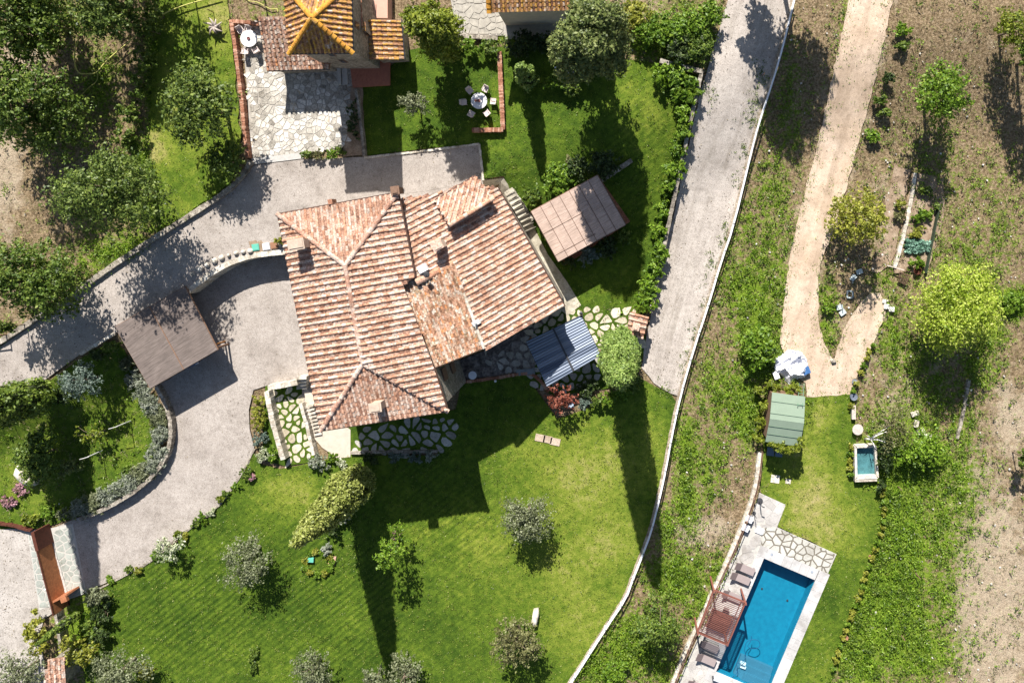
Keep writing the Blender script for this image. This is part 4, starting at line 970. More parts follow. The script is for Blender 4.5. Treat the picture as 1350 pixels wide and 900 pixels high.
mb = MB(); plate(mb, (68,794), (88,784), .1, 1.72, .16); mb.box(A(85,789,1.7), (.28,.25,.15), R(20)); mb.build('end_post', simple('rusty_box', (.34,.13,.06), .7), gate)
for x, y in ((58,756),(61,776)): mb = MB(); c = A(x, y, 1.4); mb.box(c, (.2,.04,.05), R(10)); mb.build('bracket', metalwhite, gate)
flagstones('threshold_paving', [(38,705),(56,700),(80,800),(52,800)], 9, 1.4, greenslab, .075, 0.0, .38, .05, True, 21, 0)
flagstones('threshold_paving', [(70,700),(94,694),(112,780),(84,792)], 9, 1.4, greenslab, .075, 0.0, .38, .05, True, 22, 0)
sheet('threshold_mortar', [(36,702),(96,690),(114,781),(52,804)], mortar2, .062, 0.0, 40)
wall('gate_rail_kerb', 'white concrete rail kerb beside the steel gate', [(66,706),(90,790)], 3, .08, concrete, base=0.05, smooth=0)
wall('garden_wall', 'narrow pale wall running from the gate post down to the tiled gate roof', [(72,806),(78,840),(80,866)], 4, .9, stonewall, base=0.0)
wall('garden_wall', 'dark rusty low wall at the left edge above the gravel lane', [(-10,690),(10,692),(40,700)], 2.2, .5, rustdark, base=0.0)
gr = thing('gate_house_roof', 'small porch with weathered pale tile roof at the lower left corner', 'porch', A(72,885,0))
g4 = [A(64,869,2.4), A(85,866,2.2), A(86,905,2.2), A(58,905,2.4)]; gn = pnormal(g4[0], g4[1], g4[3]); g4[2] = onplane(86,905,g4[0],gn)
tiled(gr, g4, pitch=.42, tl=.4, seed=60, down=(.05,-1,0)); walls_from(gr, g4, -.05, 2.1, stonewall, .2)

# steps beside the villa
mb = MB()
for i in range(9):
    t_ = i/8; a = (666+26*t_, 256+47*t_); b = (676+26*t_, 250+47*t_); h_ = .95-.09*i
    pa, pb = A(a[0], a[1], 1.9-.14*i), A(b[0], b[1], 1.9-.14*i); mb.beam(pa, pb+(pb-pa)*.1, .38, .17)
struct(mb.build('villa_steps', path_m))
mb = MB()
for i in range(9):
    y = 260+i*5.6; x = 668+i*3.2; pa, pb = A(x, y, 1.75-.10*i), A(x+13, y-6, 1.75-.10*i); mb.beam(pa, pb, .06, .22)
struct(mb.build('step_risers', joint))
mb = MB()
for i in range(4):
    pa, pb = A(391,497+i*4.2, 1.2-.25*i), A(404,496+i*4.2, 1.2-.25*i); mb.hexa([(pa.x, pa.y-.25, 0), (pb.x, pb.y-.25, 0), (pb.x, pb.y, 0), (pa.x, pa.y, 0)], [(pa.x, pa.y-.25, pa.z), (pb.x, pb.y-.25, pa.z), (pb.x, pb.y, pa.z), (pa.x, pa.y, pa.z)])
for i in range(9):
    pa, pb = A(403+i*1.4,535+i*4.6, 1.0-.1*i), A(413+i*1.4,533+i*4.6, 1.0-.1*i); mb.hexa([(pa.x, pa.y-.2, 0), (pb.x, pb.y-.2, 0), (pb.x, pb.y, 0), (pa.x, pa.y, 0)], [(pa.x, pa.y-.2, pa.z), (pb.x, pb.y-.2, pa.z), (pb.x, pb.y, pa.z), (pa.x, pa.y, pa.z)])
struct(mb.build('side_steps', whitestone))

# ---------------------------------------------------------------- pool
PW = [P(x, y, 0, 0.0) for x, y in POOL]; uL = (PW[3]-PW[0]); uS = (PW[1]-PW[0]); LL, LS = uL.length, uS.length; eL, eSv = uL/LL, uS/LS
PW[2] = PW[0]+uL+uS
def pc(a, b, z=0.0): return PW[0]+eL*a+eSv*b+Vector((0,0,z))
m, t, b, o = nt('pool_tile'); p = pos(t, (1,1,1), math.atan2(eL.y, eL.x)*-1)
br = t.nodes.new('ShaderNodeTexNoise'); t.links.new(p, br.inputs['Vector']); br.inputs['Scale'].default_value = 2.4; br.inputs['Detail'].default_value = 3
t.links.new(ramp(t, br.outputs['Fac'], [(.3, (.002,.165,.265)), (.7, (.004,.21,.32))]), b.inputs['Base Color']); b.inputs['Roughness'].default_value = .6
ptile = m; stepblue = simple('pool_step_tile', (.05,.17,.245), .6, .06, 2, bmp=0)
pool = thing('swimming_pool', 'rectangular blue swimming pool with pale stone coping at lower right', 'swimming pool', pc(LL/2, LS/2, 0))
mb = MB(); d_ = 1.3
v = [pc(0,0,-.02), pc(LL,0,-.02), pc(LL,LS,-.02), pc(0,LS,-.02)]; w_ = [x-Vector((0,0,d_)) for x in v]
mb.add(v+w_, [[4,5,6,7],[0,1,5,4],[1,2,6,5],[2,3,7,6],[3,0,4,7]]); mb.build('basin', ptile, pool)
mb = MB()
for i in range(3): 
    a0 = LL-1.9+i*.6; mb.hexa([pc(a0,1.9,-1.3), pc(LL-.02,1.9,-1.3), pc(LL-.02,LS-.02,-1.3), pc(a0,LS-.02,-1.3)], [pc(a0,1.9+.35*i,-.95+.25*i), pc(LL-.02,1.9+.35*i,-.95+.25*i), pc(LL-.02,LS-.02,-.95+.25*i), pc(a0,LS-.02,-.95+.25*i)])
mb.build('steps', stepblue, pool)
mb = MB(); cw = 1.0; nC = 0
def cop(a0, a1, b0, b1):
    mb.hexa([pc(a0,b0,-.05), pc(a1,b0,-.05), pc(a1,b1,-.05), pc(a0,b1,-.05)], [pc(a0,b0,.10), pc(a1,b0,.10), pc(a1,b1,.10), pc(a0,b1,.10)])
k = 0
while k < 14: a0 = -cw+k*.96; cop(a0+.01, min(a0+.95, LL+cw), -.75, 0); cop(a0+.01, min(a0+.95, LL+cw), LS, LS+cw); k += 1
k = 0
while k*.85 < LS-.1: b0 = k*.85; cop(-cw, 0, b0+.01, min(b0+.84, LS)); cop(LL, LL+cw, b0+.01, min(b0+.84, LS)); k += 1
mb.build('coping', coping, pool)
m, t, b, o = nt('water'); t.nodes.remove(b); tr_ = t.nodes.new('ShaderNodeBsdfTransparent'); tr_.inputs[0].default_value = (.78,.93,.97,1); gl = t.nodes.new('ShaderNodeBsdfGlossy'); gl.inputs['Roughness'].default_value = .03
fr = t.nodes.new('ShaderNodeFresnel'); fr.inputs[0].default_value = 1.33; mx = t.nodes.new('ShaderNodeMixShader'); t.links.new(fr.outputs[0], mx.inputs[0]); t.links.new(tr_.outputs[0], mx.inputs[1]); t.links.new(gl.outputs[0], mx.inputs[2]); t.links.new(mx.outputs[0], o.inputs[0])
bp = t.nodes.new('ShaderNodeBump'); bp.inputs['Strength'].default_value = .25; bp.inputs['Distance'].default_value = .05; t.links.new(noise(t, pos(t), 3, 3), bp.inputs['Height'])
for n_ in (gl, fr): t.links.new(bp.outputs[0], n_.inputs['Normal'])
water_m = m
mb = MB(); mb.add([pc(0,0,-.12), pc(LL,0,-.12), pc(LL,LS,-.12), pc(0,LS,-.12)], [[0,1,2,3]]); struct(mb.build('water', water_m))
for x, y in ((1004.5,775.5),(1038,791)): mb = MB(); c = A(x, y, -1.29); mb.lathe(c, [(.1,0),(.1,.02),(.02,.03)], 12); mb.build('drain', metaldark, pool)
for x, y in ((1017.5,730.5),(1070.5,753.5)): mb = MB(); c = A(x, y, .105); mb.lathe(c, [(.13,0),(.13,.015),(.02,.02)], 12); mb.build('skimmer_lid', simple('lid_grey%d'%x, (.3,.33,.38), .6), pool)
hs = smoothp([(991,838),(990,845),(984,852),(996,856),(1003,850),(999,842),(985,843),(981,855),(984,865),(977,875),(970,872),(974,885),(965,892)], 2)
mb = MB(); mb.tube([A(x, y, -.18) for x, y in hs], .028, 5)
rb = thing('pool_robot', 'white pool cleaning robot trailing a thin cable under the water', 'pool cleaner', A(979,877,-1.3)); mb.build('cable', simple('cable_blue', (.02,.1,.2), .6), rb)
mb = MB(); c = A(979.5,876,-.6)
for s_ in (-.17, .17): mb.box(c+Vector((0, s_, 0)), (.26,.11,.1), R(-20))
mb.build('body', metalwhite, rb); mb = MB(); mb.box(c+Vector((0,0,.02)), (.2,.06,.13), R(-20)); mb.build('handle', solar, rb)
mb = MB(); a_, b_ = A(941,893,.35), A(975,908,.35); mb.tube([a_, b_], .22, 12); 
rc_ = thing('cover_roller', 'white pool cover roll lying at the foot of the pool', 'pool cover', P(955,900,0)); mb.build('roll', metalwhite, rc_); mb = MB(); mb.beam(a_-Vector((0,0,.35)), a_+Vector((0,0,.15)), .1, .3); mb.build('stand', metaldark, rc_)
# pool deck
sheet('pool_joint', [(1024.5,696),(1101,730.5),(1090,755),(1003,719),(1004,695)], joint, .07, 0.0, 30)
sheet('pool_deck', [(1001,649),(1036,665),(1024.5,694.5),(1103,730),(1091,757),(1030,730),(1003,722),(940,870),(938,940),(878,940),(898,890),(932,812),(971,728),(992,676)], mortar2, .065, 0.0, 30)
flagstones('deck_paving', [(1024.5,694.5),(1103,730),(1091,756.5),(1001,718),(1002,694)], 9, 1.3, deckstone, .085, 0.0, .42, .03, True, 31, .0)
flagstones('deck_paving', [(1001,650),(1036,665),(1024,695),(1000,695),(990,690),(993,678)], 11, .35, decksoft, .085, 0.0, .4, .03, True, 32, .0)
flagstones('deck_paving', [(998,692),(1002,718),(940,870),(938,920),(890,920),(934,812),(973,728)], 10, .35, decksoft, .083, 0.0, .4, .03, False, 33, .0)

# loungers
fab = simple('taupe_fabric', (.30,.245,.235), .85, .06, 6); fabdark = simple('pillow_fabric', (.17,.13,.125), .85, .06, 6)
ang = math.atan2((P(1075,764,0,0.0)-P(1007,735,0,0.0)).y, (P(1075,764,0,0.0)-P(1007,735,0,0.0)).x)
def lounger0():
    root = thing('sun_lounger', 'x', 'sun lounger', (0,0,0), 'sun loungers along the pool')
    mb = MB(); mb.hexa([(-.35,-.33,.30),(.95,-.33,.30),(.95,.33,.30),(-.35,.33,.30)], [(-.35,-.33,.38),(.95,-.33,.38),(.95,.33,.38),(-.35,.33,.38)]); mb.build('seat', fab, root)
    mb = MB(); mb.hexa([(-.95,-.33,.60),(-.36,-.33,.30),(-.36,.33,.30),(-.95,.33,.60)], [(-.92,-.33,.68),(-.34,-.33,.39),(-.34,.33,.39),(-.92,.33,.68)]); mb.build('backrest', fabdark, root)
    for x in (-.3, .85):
        for y in (-.3, .3): mb = MB(); mb.beam((x, y, 0), (x, y, .3), .04, .04); mb.build('leg', metaldark, root)
    mb = MB(); mb.tube([(-.5,-.4,.0),(-.5,-.4,.42),(-.3,-.4,.42)], .02, 5); mb.tube([(-.5,.4,.0),(-.5,.4,.42),(-.3,.4,.42)], .02, 5); mb.build('frame', metaldark, root); return root
LG = [(981,747,'taupe sun lounger farthest from the red pergola, nearest the paving corner'),(975,759.5,'taupe sun lounger second from the paving corner of the pool terrace'),(964,783,'taupe sun lounger under the north edge of the red pergola'),
      (934,849,'dark taupe lounger striped by the shadow of the pergola slats at its south edge'),(930,866,'taupe sun lounger just south of the red pergola'),(918,901,'taupe sun lounger cut by the bottom edge of the picture')]
l0 = lounger0()
for i, (x, y, lab) in enumerate(LG):
    p = P(x, y, .09, 0.0)
    if i == 0: l0.location = p; l0.rotation_euler = (0,0,ang); l0['label'] = lab
    else: dup(l0, p, ang, lab)
# daybed under pergola
db = thing('daybed_table', 'dark red square slatted table under the red pergola', 'table', P(948,819,0.09,0.0)); c = P(948,819,.5,0.0)
mb = MB()
for k in range(9): 
    off_ = (k-4)*.2; dd = Vector((-math.sin(ang), math.cos(ang), 0))*off_; mb.box(c+dd, (1.0,.08,.03), ang)
mb.build('top', redwood, db)
for sx_ in (-.8,.8):
    for sy_ in (-.75,.75): p = c+Vector((math.cos(ang)*sx_-math.sin(ang)*sy_, math.sin(ang)*sx_+math.cos(ang)*sy_, 0)); mb = MB(); mb.beam((p.x,p.y,.09), (p.x,p.y,.48), .08, .08); mb.build('leg', redwood, db)
c = P(957,804,.45,0.0); sd = thing('side_table', 'small dark square side table under the pergola beside the loungers', 'table', P(957,804,.09,0.0)); mb = MB(); mb.box(c, (.25,.25,.03), ang); mb.build('top', fabdark, sd); mb = MB(); mb.box(c-Vector((0,0,.2)), (.06,.06,.18), ang); mb.build('leg', metaldark, sd)
PG = [(940.8,777),(982.5,793.5),(959,849.5),(919.5,833)]; zp = 2.6; q = [A(x, y, zp) for x, y in PG]
pg = thing('red_pergola', 'dark red slatted wooden pergola over the pool terrace', 'pergola', P(955,815,.09,0.0))
for i in range(4): mb = MB(); a_, b_ = q[i], q[(i+1)%4]; mb.beam(a_, b_, .11, .18); mb.build('beam', redwood, pg)
mb = MB(); mb.beam(q[0].lerp(q[1],.88), q[3].lerp(q[2],.88), .06, .1)
for k in range(1, 26): t_ = k/26; mb.beam(q[0].lerp(q[3], t_)+Vector((0,0,.06)), q[1].lerp(q[2], t_)+Vector((0,0,.06)), .045, .05)
mb.build('slats', simple('slat_red', (.15,.062,.05), .6, .2, 4), pg)
for i in range(4): p = q[i]; mb = MB(); mb.beam((p.x, p.y, .05), (p.x, p.y, 3.0 if i != 2 else 2.7), .15, .15); mb.build('post', redwood, pg)
# white chairs, table, shower
def chair0(name='garden_chair', mat=metalwhite):
    root = thing(name, 'x', 'chair', (0,0,0)); mb = MB(); mb.box((0,0,.42), (.24,.24,.025)); mb.build('seat', mat, root)
    mb = MB(); mb.hexa([(-.24,.2,.44),(.24,.2,.44),(.24,.25,.44),(-.24,.25,.44)], [(-.22,.3,.9),(.22,.3,.9),(.22,.34,.9),(-.22,.34,.9)]); mb.build('backrest', mat, root)
    for x in (-.2,.2):
        for y in (-.2,.2): mb = MB(); mb.beam((x,y,0), (x,y,.41), .035, .035); mb.build('leg', mat, root)
    for x in (-.25,.25): mb = MB(); mb.beam((x,-.2,.64), (x,.26,.66), .04, .03); mb.beam((x,-.2,.42), (x,-.2,.64), .03, .03); mb.build('armrest', mat, root)
    return root
for i, (x, y, lab) in enumerate(((988,684,'white square poolside box against the fence, the northern of two'),(983,695.5,'white square poolside box against the fence, the southern of two'))):
    st = thing('white_cabinet', lab, 'cabinet', P(x, y, .07, 0.0), 'white cabinets on the pool terrace'); c = P(x, y, .55, 0.0); mb = MB(); mb.box(c-Vector((0,0,.24)), (.26,.26,.22), R(-25)); mb.build('body', simple('grey_cabinet%d'%i, (.2,.19,.22), .6), st); mb = MB(); mb.box(c, (.33,.30,.03), R(-25)); mb.build('lid', metalwhite, st)
c = P(1001.5,699,.13,0.0); mb = MB(); mb.box(c, (.36,.28,.06), R(-22)); tag(mb.build('white_slab', metalwhite), 'low bright white rectangular box lying on the pool paving corner', 'box')
sw = thing('pool_shower', 'dark pole shower with round foot at the north tip of the pool paving', 'shower', P(1001.5,660,0.07,0.0)); c = P(1001.5,660,.07,0.0); mb = MB(); mb.lathe(c, [(.3,0),(.3,.05),(.05,.08)], 14); mb.build('base', metaldark, sw); mb = MB(); mb.tube([c, c+Vector((-.05,0,1.0)), c+Vector((0,-.1,1.1)), c+Vector((.25,-.2,1.1))], .05, 8); mb.build('pole', metaldark, sw)
c = P(994,676,.07,0.0); mb = MB(); mb.tube([c, c+Vector((0,0,1.2))], .035, 6); mb.lathe(c, [(.18,0),(.18,.05),(.03,.07)], 10); tag(mb.build('shade_pole', metaldark), 'thin dark upright pole beside the pool fence', 'pole')
for x, y, s_, lab in ((1022,631,.4,'larger white square stepping slab in the lawn south of the shed'),(1039,634,.24,'smaller white square stepping slab in the lawn south of the shed')):
    c = P(x, y, .06, 0.0); mb = MB(); mb.box(c, (s_, s_*.9, .04), R(-8)); tag(mb.build('paving_slab', whitestone), lab, 'slab')

# ---------------------------------------------------------------- lawn tables
def roundtable(label, x, y, r, base=None):
    p = P(x, y, .75, base); g = Z(p.x, p.y) if base is None else base; root = thing('round_table', label, 'table', (p.x, p.y, g))
    mb = MB(); mb.lathe((p.x, p.y, g+.70), [(r-.04,0),(r,.02),(r,.05),(r-.03,.06),(.02,.065)], 32); mb.build('tabletop', simple('white_marble%d'%int(x), (.72,.70,.70), .5, .05, 3, bmp=0), root, False)
    mb = MB(); mb.lathe((p.x, p.y, g), [(.32,0),(.3,.05),(.1,.12),(.08,.6),(.2,.7)], 12); mb.build('leg', stonewall, root)
    mb = MB(); mb.lathe((p.x, p.y, g+.765), [(.14,0),(.15,.08),(.10,.09),(.05,.05)], 14); tag(mb.build('table_bowl', simple('bowl%d'%int(x), (.16,.06,.06), .5, .1, 3, bmp=0)), 'dark red bowl on '+('the lawn table' if x > 500 else 'the terrace table'), 'bowl'); return root
roundtable('round white table with six chairs on the small walled lawn', 631.5,133, .72)
c = P(627.5,133,.80); mb = MB(); mb.lathe(c, [(.10,0),(.12,.06),(.04,.07)], 12); tag(mb.build('table_pot', simple('pot_red', (.35,.12,.08), .6, .1, 3, bmp=0)), 'reddish clay pot beside the bowl on the lawn table', 'pot')
ch = chair0('garden_chair', simple('blush_chair', (.62,.52,.48), .7, .05, 3, bmp=0))
SP = [(621,121,40,'pale garden chair north-west of the lawn table, half shaded'),(641,119,-28,'pale garden chair north-east of the lawn table'),(651,135,-95,'pale garden chair east of the lawn table, apart from the others'),
      (643,150,-140,'pale garden chair south-east of the lawn table'),(623,151,150,'pale garden chair south-west of the lawn table'),(613,136,95,'pale garden chair west of the lawn table in deep tree shade')]
for i, (x, y, a, lab) in enumerate(SP):
    p = P(x, y, 0)
    if i == 0: ch.location = p; ch.rotation_euler = (0,0,R(a)); ch['label'] = lab; ch['group'] = 'chairs around the lawn table'
    else: dup(ch, p, R(a), lab)
roundtable('round white table on the terrace beside the tower annex', 328,51, .75, 1.9)
for x, y, a, lab in ((321,42,30,'pale chair north-west of the terrace table'),(331,41,-10,'pale chair north of the terrace table'),(341,68,-150,'pale chair south-east of the terrace table in its shadow'),(327,69,170,'pale chair south of the terrace table in its shadow')):
    o = dup(ch, P(x, y, 0, 1.9), R(a), lab); o['group'] = 'chairs around the terrace table'
# bench
bn_ = thing('garden_bench', 'white bench standing in the shade of the big laurel tree', 'bench', P(744,96,0)); c = P(744,95,.45); mb = MB(); mb.box(c, (.85,.25,.04), R(-3)); mb.build('seat', metalwhite, bn_); mb = MB(); mb.box(c+Vector((0,.27,.25)), (.85,.04,.25), R(-3)); mb.build('backrest', metalwhite, bn_)
for s_ in (-.7,.7): mb = MB(); mb.box(c+Vector((s_,0,-.23)), (.05,.22,.2)); mb.build('leg', metalwhite, bn_)
# villa patio bits
pt = thing('patio_table', 'small round white table on the shaded villa patio', 'table', P(623,494.5,0,0.0)); c = P(623,494.5,.6,0.0); mb = MB(); mb.lathe(c, [(.36,0),(.38,.03),(.02,.04)], 18); mb.build('tabletop', metalwhite, pt); mb = MB(); mb.tube([c, c-Vector((0,0,.58))], .04, 6); mb.build('leg', metaldark, pt)
mb = MB(); c = P(653,502,.1,0.0); mb.lathe(c, [(.03,-.08),(.1,-.05),(.13,0),(.1,.07),(.03,.1)], 10); tag(mb.build('garden_lamp', metalwhite, None, True), 'tiny white ball lamp on the shaded lawn beside the patio', 'lamp')
mb = MB(); c = P(693,490,.12,0.0); mb.box(c, (.85,.28,.07), R(5)); tag(mb.build('stone_bench', simple('slate', (.2,.22,.23), .8)), 'grey stone slab bench on the edge of the shaded patio', 'bench')
mb = MB(); c = P(752,533,.15); mb.box(c, (.3,.26,.12), R(3)); tag(mb.build('planter_box', simple('pale_blue', (.32,.38,.45), .6)), 'pale blue grey box below the red leaved tree', 'box')
mb = MB()
for x, y, w_ in ((712,577,.45),(722,579,.4),(732,582,.45)): c = P(x, y, .06, 0.0); mb.box(c, (w_,.32,.04), R(-12))
tag(mb.build('stone_slabs', island('slab_pink', [(.2,(.4,.3,.22)),(.8,(.55,.45,.36))], namt=.6)), 'row of three pinkish slabs set in the south lawn', 'slab')
boxm = {'teal': simple('teal_lid', (.12,.42,.32), .5, .1, 3, bmp=0), 'white': simple('white_lid', (.7,.7,.7), .5, .05, 3, bmp=0), 'brown': simple('brown_lid', (.28,.14,.08), .7, .1, 3, bmp=0)}
for x, y, k, lab in ((337,326,'teal','teal utility cover beside the curved wall'),(351,325,'white','white utility cover between the teal and brown ones'),(361.5,323.5,'brown','brown utility cover nearest the villa corner')):
    c = P(x, y, .10, 1.9); mb = MB(); mb.box(c, (.32,.30,.05), R(8)); mb.box(c+Vector((0,0,.06)), (.26,.24,.015), R(8)); tag(mb.build('utility_cover', boxm[k]), lab, 'cover')
sheet('soil_patch', jitter([(328,318),(345,317),(347,333),(330,335)], 4, 1.5, 3), soil, .07, 1.9, 10)
mb = MB(); c = P(410.5,739,.1); 
mb = MB(); mb.box(P(410,737.5,.2,0.0), (.26,.2,.1), R(-3)); tag(mb.build('water_meter_box', boxm['teal']), 'small turquoise box in the flower island of the south lawn', 'box')
mb = MB(); mb.box(P(438,738,.08,0.0), (.32,.4,.06), R(-10)); tag(mb.build('stone_slab', CAP_ORANGE), 'salmon stone slab beside the purple plant in the flower island', 'slab')
# big rocks
def rock(label, pts, h, mat=whitestone, cat='rock', name='boulder'):
    mb = MB(); p3 = [P(x, y, 0) for x, y in pts]; p3 = [Vector(p) for p in ccw([tuple(p) for p in p3])]; c = sum(p3, Vector())/len(p3); z = c.z
    r1 = [Vector((p.x, p.y, z-.05)) for p in p3]; r2 = [c+(p-c)*1.03 for p in p3]; r2 = [Vector((p.x, p.y, z+h*.5)) for p in r2]; r3 = [c+(p-c)*.8 for p in p3]; r3 = [Vector((p.x, p.y, z+h*random.uniform(.85,1.05))) for p in r3]; r4 = [c+(p-c)*.35 for p in p3]; r4 = [Vector((p.x, p.y, z+h*random.uniform(.95,1.15))) for p in r4]
    loftsec(mb, [r1, r2, r3, r4]); return tag(mb.build(name, mat, None, True), label, cat)
rock('long pale boulder lying beside the pink flowers on the left lawn', [(28,612),(35,612),(44,622),(53,633),(52,637),(44,638),(36,632),(26,620)], 1.0)
rock('upright slim white rock alone on the south lawn', [(704,801),(710,800),(711,808),(708,822),(703,824),(701,816)], .6)
rock('dark rough rock beside the narrow gravel court', [(1094,474),(1099,472),(1102,477),(1096,479)], .3, stonewall)
# hose
hosem = simple('hose_yellow', (.5,.47,.14), .6, .1, 3, bmp=0)
mb = MB(); mb.tube([P(x, y, .45) for x, y in smoothp([(102,36),(104,52),(98,66),(98,85),(103,97),(113,98),(127,97),(133,89),(145,76),(165,60),(190,38),(212,20),(240,8),(265,1),(290,-6)], 2)], .055, 5); mb.tube([P(x, y, .35) for x, y in smoothp([(129,97),(128,108),(116,116),(108,125),(104,135)], 2)], .035, 5); tag(mb.build('garden_hose', hosem, None, True), 'long yellow garden hose looping through the dry ground at upper left', 'hose')
mb = MB(); mb.tube([P(x, y, .1, 1.9) for x, y in smoothp([(322,-4),(328,2),(340,3),(350,9),(358,13),(366,11),(366,16)], 2)], .04, 5); tag(mb.build('garden_hose', hosem, None, True), 'pale hose end curling north of the terrace table', 'hose')
# stump
sp_ = thing('driftwood_stump', 'bleached upturned tree stump with splayed roots on the lawn by the terrace', 'stump', P(283,38,0)); c = P(283,36,.55); mb = MB()
for k in range(9):
    a = k*.75+.3; L = random.uniform(.5,1.0); mb.tube([c, c+Vector((math.cos(a)*L*.5, math.sin(a)*L*.5, .2)), c+Vector((math.cos(a+.25)*L, math.sin(a+.25)*L, random.uniform(-.4,.35)))], [.17,.10,.03], 6)
mb.tube([c-Vector((0,0,.6)), c+Vector((0,0,.1))], [.4,.35], 8); mb.build('roots', simple('grey_driftwood', (.36,.30,.26), .9, .35, 5), sp_, True)
# tarpaulin heap
m, t, b, o = nt('tarpaulin'); p = pos(t); f = noise(t, p, 1.4, 4, .6); t.links.new(ramp(t, f, [(.25,(.62,.62,.68)),(.5,(.74,.74,.78)),(.62,(.66,.68,.76)),(.72,(.8,.8,.82)),(.85,(.55,.4,.28))]), b.inputs['Base Color']); b.inputs['Roughness'].default_value = .5
tp_ = [(1022,474),(1040,461),(1056,464),(1064,474),(1066,490),(1060,497),(1048,499),(1041,506),(1032,495),(1021,487)]
c = P(1044,482,0,0.0); G_ = 46; vs = []; fs = []
trd = random.Random(5); RG = [(trd.uniform(1022,1066), trd.uniform(462,500), trd.uniform(0,3.14), trd.uniform(.7,2.0), trd.uniform(.15,.5)) for _ in range(34)]
for j in range(G_+1):
    for i in range(G_+1):
        x = 1018+(1069-1018)*i/G_; y = 458+(507-458)*j/G_; d = dist_poly(x, y, tp_); ins = inside(x, y, tp_)
        h = (min(1, d/5)**.6*.3 if ins else 0)+.02
        h += (sum(a_*math.exp(-abs(((x-u_)*math.sin(t_)-(y-v_)*math.cos(t_))/w_))*math.exp(-(((x-u_)*math.cos(t_)+(y-v_)*math.sin(t_))/11)**2) for u_, v_, t_, w_, a_ in RG))*(.8 if ins else 0)
        vs.append(P(x, y, max(.02, h), 0.0)); 
for j in range(G_):
    for i in range(G_):
        x = 1018+51*(i+.5)/G_; y = 458+49*(j+.5)/G_
        if inside(x, y, tp_) or dist_poly(x, y, tp_) < .8: fs.append([j*(G_+1)+i, j*(G_+1)+i+1, (j+1)*(G_+1)+i+1, (j+1)*(G_+1)+i])
tpl = thing('tarpaulin_heap', 'crumpled white tarpaulin covered heap at the end of the dirt road', 'tarpaulin', c)
mb = MB(); mb.add(vs, fs); mb.build('tarpaulin', m, tpl, False)
mb = MB(); c = P(1062,488,.3,0.0); mb.box(c, (.35,.3,.3), R(20)); mb.build('blue_crate', simple('crate_blue', (.05,.13,.3), .5), tpl); mb = MB(); c = P(1023,494,.2,0.0); mb.box(c, (.25,.35,.2), R(20)); mb.build('white_crate', metalwhite, tpl)
# plunge pond
pd_ = thing('garden_pond', 'small rectangular stone trough pond with dark teal water', 'pond', P(1138,604,0,0.0)); q = [P(x, y, 0, 0.0) for x, y in ((1125,586),(1151,585),(1154,626),(1126,627))]
qc = sum(q, Vector())/4; mb = MB()
for i in range(4): mb.beam(q[i]+Vector((0,0,.35)), q[(i+1)%4]+Vector((0,0,.35)), .2, .7)
mb.beam(P(1126,630,.4,0.0), P(1155,629,.4,0.0), .55, .5); mb.build('rim', whitestone, pd_)
mb = MB(); mb.add([qc+(p-qc)*.97+Vector((0,0,.12)) for p in q], [[0,1,2,3]]); mb.build('basin', simple('pond_floor', (.10,.20,.20), .7, .5, 1.2), pd_)
mb = MB(); mb.add([qc+(p-qc)*.97+Vector((0,0,.45)) for p in q], [[0,1,2,3]]); mb.build('water', water_m, pd_)
mb = MB(); c = P(1131,566,.55,0.0); mb.lathe(c, [(.45,-.06),(.5,0),(.02,.02)], 20); wt = thing('wooden_round_table', 'round weathered wooden table north of the small pond', 'table', P(1131,566,0,0.0)); mb.build('tabletop', deadwood, wt); mb = MB(); mb.tube([c, c-Vector((0,0,.55))], .12, 8); mb.build('leg', bark, wt)
mb = MB(); c = P(1126,523,.4,0.0); mb.lathe(c-Vector((0,0,.4)), [(.3,0),(.36,.3),(.34,.4),(.3,.36),(.05,.34)], 18); tag(mb.build('metal_tub', simple('tub_grey', (.14,.16,.2), .5)), 'round dark grey tub at the top of the plant row', 'tub')
mb = MB(); c = P(1127,503,.25,0.0); mb.lathe(c-Vector((0,0,.25)), [(.2,0),(.26,.25),(.22,.22),(.05,.2)], 12); tag(mb.build('plant_pot', simple('pot_grey', (.22,.24,.28), .6)), 'small grey plant pot in the plant row above the round tub', 'pot')
mb = MB(); a_, b_ = P(1125,534,.3,0.0), P(1125,552,.3,0.0); mb.beam(a_, b_, .36, .35); tag(mb.build('timber_bench', deadwood), 'bleached timber block bench between the round tub and the wooden table', 'bench')
# dead branch tree
dt = thing('dead_tree', 'leafless white branched dead tree beside the wooden table', 'tree', P(1143,572,0)); b0 = P(1140,578,0); mb = MB(); fk = b0+Vector((.1,.3,1.3)); mb.tube([b0, fk], [.09,.07], 7)
for dx, dy, dz in ((1.5,.9,.5),(1.2,-.1,.6),(.6,.9,.9),(-.5,.5,.7),(1.9,1.4,.3),(.2,-.6,.8)): e_ = fk+Vector((dx,dy,dz)); mb.tube([fk, fk.lerp(e_,.5)+Vector((0,.12,.1)), e_], [.06,.045,.02], 5)
mb.build('trunk', whitewood, dt, True)
